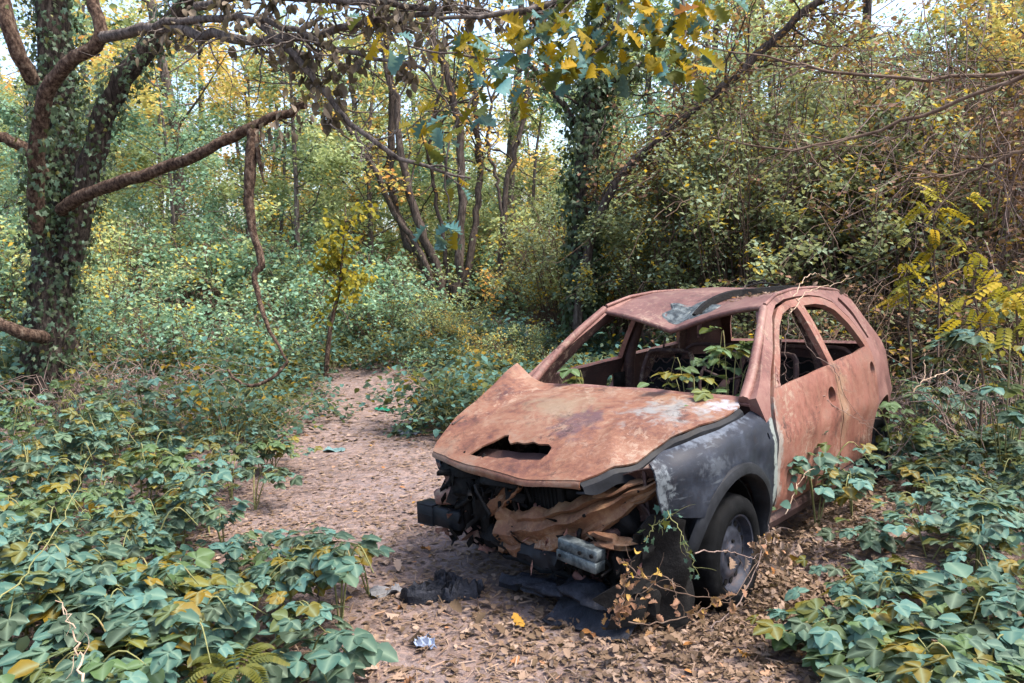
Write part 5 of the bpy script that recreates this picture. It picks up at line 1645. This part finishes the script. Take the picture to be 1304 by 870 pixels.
for (N, ylo, yhi, tm, sz) in ((1500, 2.1, 4.2, oakv[0], .055), (14000, 2.1, 5.5, FLAT, .032), (13000, 4.0, 9.5, FLAT, .046), (8000, 7.5, 16, QUAD, .09)):
    y = ylo + (yhi - ylo) * rng.uniform(0, 1, N) ** 1.0
    x = rng.uniform(-.75, .75, N) * y
    ok = on_free(x, y); x, y = x[ok], y[ok]; n = len(x)
    pos = np.stack([x, y, ground_z(x, y) + np.abs(rng.normal(0, .006, n)) + .005], 1)
    nr = rng.normal(0, .16, (n, 3)); nr[:, 2] = 1
    a = rng.uniform(0, 6.28, n)
    scatter(g, tm, pos, rotmat(nr, np.stack([np.cos(a), np.sin(a), rng.normal(0, .12, n)], 1)), sz * rng.uniform(.45, 1.25, n), rng.beta(1.3, 1.7, n))
# drifts round the front wheel and along the sill
for (cx, cy, sx, sy, N, hgt) in ((.15, .98, .35, .16, 700, .06), (-.75, .92, .5, .14, 700, .06), (-.25, .92, .2, .12, 600, .12), (.75, .35, .25, .4, 450, .03), (-1.9, .95, .5, .2, 700, .06), (.55, .85, .25, .2, 350, .04)):
    p_ = np.stack([rng.normal(cx, sx, N), rng.normal(cy, sy, N)], 1)
    w = np.array([car_pt(a, b, 0) for a, b in p_])
    hh = hgt * np.exp(-((p_[:, 0] - cx) / sx) ** 2 / 2 - ((p_[:, 1] - cy) / sy) ** 2 / 2)
    w[:, 2] = ground_z(w[:, 0], w[:, 1]) + hh * rng.uniform(.2, 1, N) + .01
    nr = rng.normal(0, .35, (N, 3)); nr[:, 2] += 1
    scatter(g, SML, w, rotmat(nr, rng.normal(0, 1, (N, 3)) * (1, 1, .5)), (.038 if sx < .3 else .035) * rng.uniform(.5, 1.25, N), rng.beta(1.2, 2.0, N))
# needles, stalks and crumbs of leaf between the leaves
CR = (np.array([(0, -.05, 0), (1, -.03, .06), (1, .04, .05), (0, .05, 0)], float), np.array([(0, 1, 2), (0, 2, 3)]))
N = 16000
y = 2.1 + 6 * rng.uniform(0, 1, N) ** 1.3; x = rng.uniform(-.72, .72, N) * y
w = np.stack([x, y, ground_z(x, y) + .008 + np.abs(rng.normal(0, .006, N))], 1)
a = rng.uniform(0, 6.28, N); nr = rng.normal(0, .3, (N, 3)); nr[:, 2] = 1
scatter(g, CR, w, rotmat(nr, np.stack([np.cos(a), np.sin(a), rng.normal(0, .12, N)], 1)), rng.uniform(.02, .075, N), rng.uniform(.1, .95, N))
tag(g.build('leaf_litter', [M['litter']], None, False, None, True), 'dry brown fallen leaves carpeting the woodland floor', None, None, 'stuff')
# the leaves that show largest, one by one
LM = [make_mesh('fallen_leaf', v_, [f_], None, [M['litter_o']], True) for v_, f_ in oakv]
for k in range(230):
    u = rng.uniform(430, 1060); v = rng.uniform(700, 868)
    r_ = _fw + _rt * (u - 652) / FPX + _up * (435 - v) / FPX
    c = cam_pos + r_ * (-CAMH / r_[2])
    o = link('fallen_leaf', LM[k % 3]); s_ = rng.uniform(.035, .085)
    o.location = (c[0], c[1], float(ground_z(c[0], c[1])) + .018); o.scale = (s_,) * 3
    o.rotation_euler = (rng.normal(0, .3), rng.normal(0, .3), rng.uniform(0, 6.28))
    tag(o, 'dry brown lobed leaf lying on the path in the foreground', 'leaf', 'fallen leaves in the foreground')

# ------------------------------------------------------------------ debris and litter on the path
def gnd(u, v):
    r_ = _fw + _rt * (u - 652) / FPX + _up * (435 - v) / FPX
    return cam_pos + r_ * (-CAMH / r_[2])


def at_ground(o, c):
    o.location = (c[0], c[1], 0); return o


c = gnd(569, 758)
o = lumpy('molten_lump', 0, 0, .165, .115, lambda x, y: float(ground_z(x + c[0], y + c[1])), .075, [M['lump']], None, 9, irr=.4); at_ground(o, c)
tag(o, 'black lump of melted plastic lying on the path before the car', 'debris')
c = gnd(700, 765)
t = empty('charred_beam', (c[0], c[1], .05))
g = Geo(); g.tube(wobble(bez([(-.24, .10, .02), (-.05, .02, .03), (.12, -.06, .02), (.30, -.13, .01)], 16), .006), [.03, .045, .04, .03], 7, True, .25)
g.tube(wobble(bez([(-.1, .06, .0), (.1, .05, .02), (.32, .0, .0)], 12), .008), [.025, .03, .02], 6, True, .3)
g.build('charred_bar', [M['lump']], t, True, 40)
tag(t, 'charred dark bumper remnant lying under the car nose', 'debris')
for (u, v, sx, sy, col, lab) in ((540, 822, .035, .022, (.45, .55, .78), 'crumpled blue white wrapper on the path at the bottom'), (520, 552, .09, .05, (.42, .46, .52), 'crumpled pale grey sheet lying on the far path'), (490, 524, .09, .03, (.03, .42, .25), 'bright green plastic scrap at the far path edge'), (490, 756, .05, .03, (.38, .38, .40), 'pale grey scrap of paper left of the melted lump'), (425, 574, .06, .025, (.30, .50, .50), 'teal plastic scrap by the left brambles'), (580, 562, .03, .02, (.45, .42, .40), 'tiny white scrap beside the hood corner')):
    c = gnd(u, v)
    m_ = plain_noise('litter_colour', [(.3, tuple(.25 * q for q in col)), (.7, tuple(.5 * q for q in col))], 20, .5, .2)
    V = np.array([[(sx * 1.6 * a + .004 * math.sin(9 * b), sy * 1.8 * b + .005 * math.sin(7 * a), .02 + .018 * math.sin(4 * a + 3 * b + u) * math.cos(5 * b + v)) for b in np.linspace(-1, 1, 7)] for a in np.linspace(-1, 1, 9)])
    o = grid_sheet('litter_scrap', V, .001, (0, 0, 1), [m_], None, 30)
    o.location = (c[0], c[1], float(ground_z(c[0], c[1]))); o.rotation_euler = (0, 0, rng.uniform(0, 3))
    tag(o, lab, 'litter')

# ------------------------------------------------------------------ dry stems and vines round the car
def stem_thing(name, lab, pixpaths, r, mat, leaves=0, lm=None, lsz=.05, tm=None, cat='stem', group=None):
    c0 = P(*pixpaths[0][0])
    t = empty(name, tuple(c0))
    g = Geo(); pts = []
    for pix in pixpaths:
        p_ = polyline(pix, 22, .005); g.tube(p_, [r * .8, r * .3], 5, False); pts.append(p_); twigs(g, p_, 3, .12, r * .4, .1, 3, 0, .2, 5, .3)
    sub(t, g, 'stem', [mat], smooth=True)
    if leaves:
        g = Geo(); q = np.vstack(pts)
        pos = q[rng.integers(0, len(q), leaves)] + rng.normal(0, .02, (leaves, 3))
        scatter(g, tm or oakv[1], pos, rotmat(rng.normal(0, .6, (leaves, 3)) + (0, -.3, .6), rng.normal(0, 1, (leaves, 3)) + (0, 0, -.5)), lsz * rng.uniform(.6, 1.3, leaves), rng.uniform(.2, 1, leaves))
        o = sub(t, g, 'dry_leaves', [lm or M['litter']], use_tint=True); o['kind'] = 'stuff'
    tag(t, lab, cat, group)


stem_thing('dry_stem', 'dry bramble cane arching before the wheel arch liner', [[(790, 715, 3.15), (830, 740, 3.1), (880, 757, 3.08), (935, 758, 3.1), (975, 700, 3.3)], [(800, 735, 3.1), (850, 735, 3.1), (862, 768, 3.05)]], .004, M['twig'], 14, M['shrub_dry'], .035)
stem_thing('dry_stem', 'pale dry cane crossing the front wheel', [[(885, 705, 3.2), (925, 702, 3.25), (960, 712, 3.3), (972, 720, 3.35)], [(905, 800, 3.1), (945, 760, 3.2), (975, 690, 3.35), (978, 670, 3.4)]], .004, M['twig_mid'], 6)
stem_thing('withered_plant', 'withered brown plant with hanging dead leaves before the car nose', [[(790, 800, 2.95), (795, 750, 2.98), (805, 715, 3.0)], [(775, 790, 2.98), (800, 770, 2.98), (835, 740, 3.0)], [(800, 792, 2.95), (860, 790, 2.98), (905, 770, 3.05), (935, 765, 3.1)]], .004, M['twig'], 80, M['shrub_dry'], .036, None, 'plant')
stem_thing('withered_plant', 'clump of withered leaves beside the front wheel', [[(985, 720, 3.6), (982, 690, 3.6), (990, 670, 3.6)], [(975, 715, 3.55), (965, 690, 3.5)], [(1000, 720, 3.65), (1005, 690, 3.65)]], .003, M['twig'], 120, None, .04, None, 'plant')
stem_thing('trailing_vine', 'small green vine trailing over the wheel arch liner', [[(850, 650, 3.28), (868, 680, 3.22), (880, 710, 3.2), (890, 735, 3.2)], [(820, 690, 3.3), (840, 665, 3.3), (858, 655, 3.3)]], .003, M['stem_green'], 30, M['bramble_s'], .034, IVY, 'vine')
stem_thing('dry_stem', 'dry cane climbing across the front and rear doors', [[(1005, 395, 4.35), (1035, 450, 4.6), (1062, 470, 4.75), (1085, 520, 4.9), (1130, 560, 5.2)], [(1040, 500, 4.55), (1075, 525, 4.75), (1110, 545, 5.0)], [(1005, 400, 4.3), (1000, 450, 4.3), (1003, 490, 4.3)]], .0035, M['twig_mid'])
stem_thing('dry_stem', 'thin pale stems draped over the roof edge', [[(1005, 400, 4.5), (1030, 372, 4.7), (1062, 362, 5.0), (1090, 352, 5.2)], [(1010, 378, 4.6), (1030, 350, 4.8), (1052, 352, 5.0)]], .004, M['twig_pale'], 5)
stem_thing('bare_twig', 'forked pale dead twig on the ground behind the rear wheel', [[(1150, 510, 6.0), (1175, 485, 6.1), (1178, 450, 6.2)], [(1175, 485, 6.1), (1215, 470, 6.3)]], .008, M['twig_pale'])
stem_thing('pale_cane', 'pale bare cane rising from the lower left brambles', [[(105, 868, 2.3), (98, 820, 2.35), (75, 765, 2.4)]], .005, M['twig_pale'])
stem_thing('grass_stem', 'long pale green stem slanting across the left brambles', [[(-10, 775, 2.4), (40, 720, 2.6), (85, 650, 2.9), (110, 590, 3.2)]], .004, M['stem_green'])
stem_thing('pale_cane', 'leafy dry cane in front of the front door', [[(1000, 655, 4.0), (1020, 610, 4.1), (1045, 590, 4.2)]], .004, M['twig_pale'], 8, M['bramble_s'], .06, OV3)
stem_thing('bare_twig', 'dark upright dead stick beside the path shoot', [[(408, 795, 3.4), (405, 750, 3.4), (397, 715, 3.4)]], .006, M['bark'])
t0 = []
for k in range(26):
    u, v = rng.uniform(470, 1180), rng.uniform(600, 860)
    c = gnd(u, v); a = rng.uniform(0, 3.14); L = rng.uniform(.06, .22)
    d = np.array([math.cos(a), math.sin(a), 0]) * L
    p_ = bez([c - d, c + (0, 0, .01) + rng.normal(0, .015, 3), c + d], 8)
    p_[:, 2] = ground_z(p_[:, 0], p_[:, 1]) + .018
    tw_ = empty('fallen_twig', tuple(c))
    g = Geo(); g.tube(p_, [.004, .002], 4); sub(tw_, g, 'twig', [M['twig']])
    tag(tw_, 'thin fallen twig lying among the dead leaves', 'twig', 'fallen twigs on the path')
# dead brushwood under the left tree
g0 = shrub_template(501, .7, .9, 60, .04, 60, M['curl'], OV1, M['twig_mid'], .7, .007)
for (u, v, d, lab) in ((95, 455, 7.2, 'pale dead brushwood at the foot of the ivy clad tree'), (190, 440, 8, 'pale dead brushwood right of the ivy clad trunk'), (1190, 520, 6.8, 'dead brushwood under the thicket at right'), (1285, 560, 5.8, 'dead brushwood at the right edge')):
    c = P(u, v, d)
    plant('brushwood', *g0, (c[0], c[1]), rng.uniform(0, 6), 1.0, lab, 'brushwood', 'dead brushwood', parts=('stems', 'foliage'))


# dry leaf crumbs lying on the roof and hood
g = Geo()
n = 90
xy = np.stack([rng.uniform(-1.95, -1.25, n), rng.uniform(.12, .40, n)], 1)
w = np.array([car_pt(a, b, float(roof_z(a, b)) + .004) for a, b in xy])
nr = rng.normal(0, .3, (n, 3)); nr[:, 2] = 1
scatter(g, SML, w, rotmat(nr, rng.normal(0, 1, (n, 3)) * (1, 1, .2)), rng.uniform(.015, .045, n), rng.uniform(0, 1, n))
tag(g.build('roof_debris', [M['litter']], None, False, None, True), 'crumbs of dry leaves lying in the dented car roof', None, None, 'stuff')
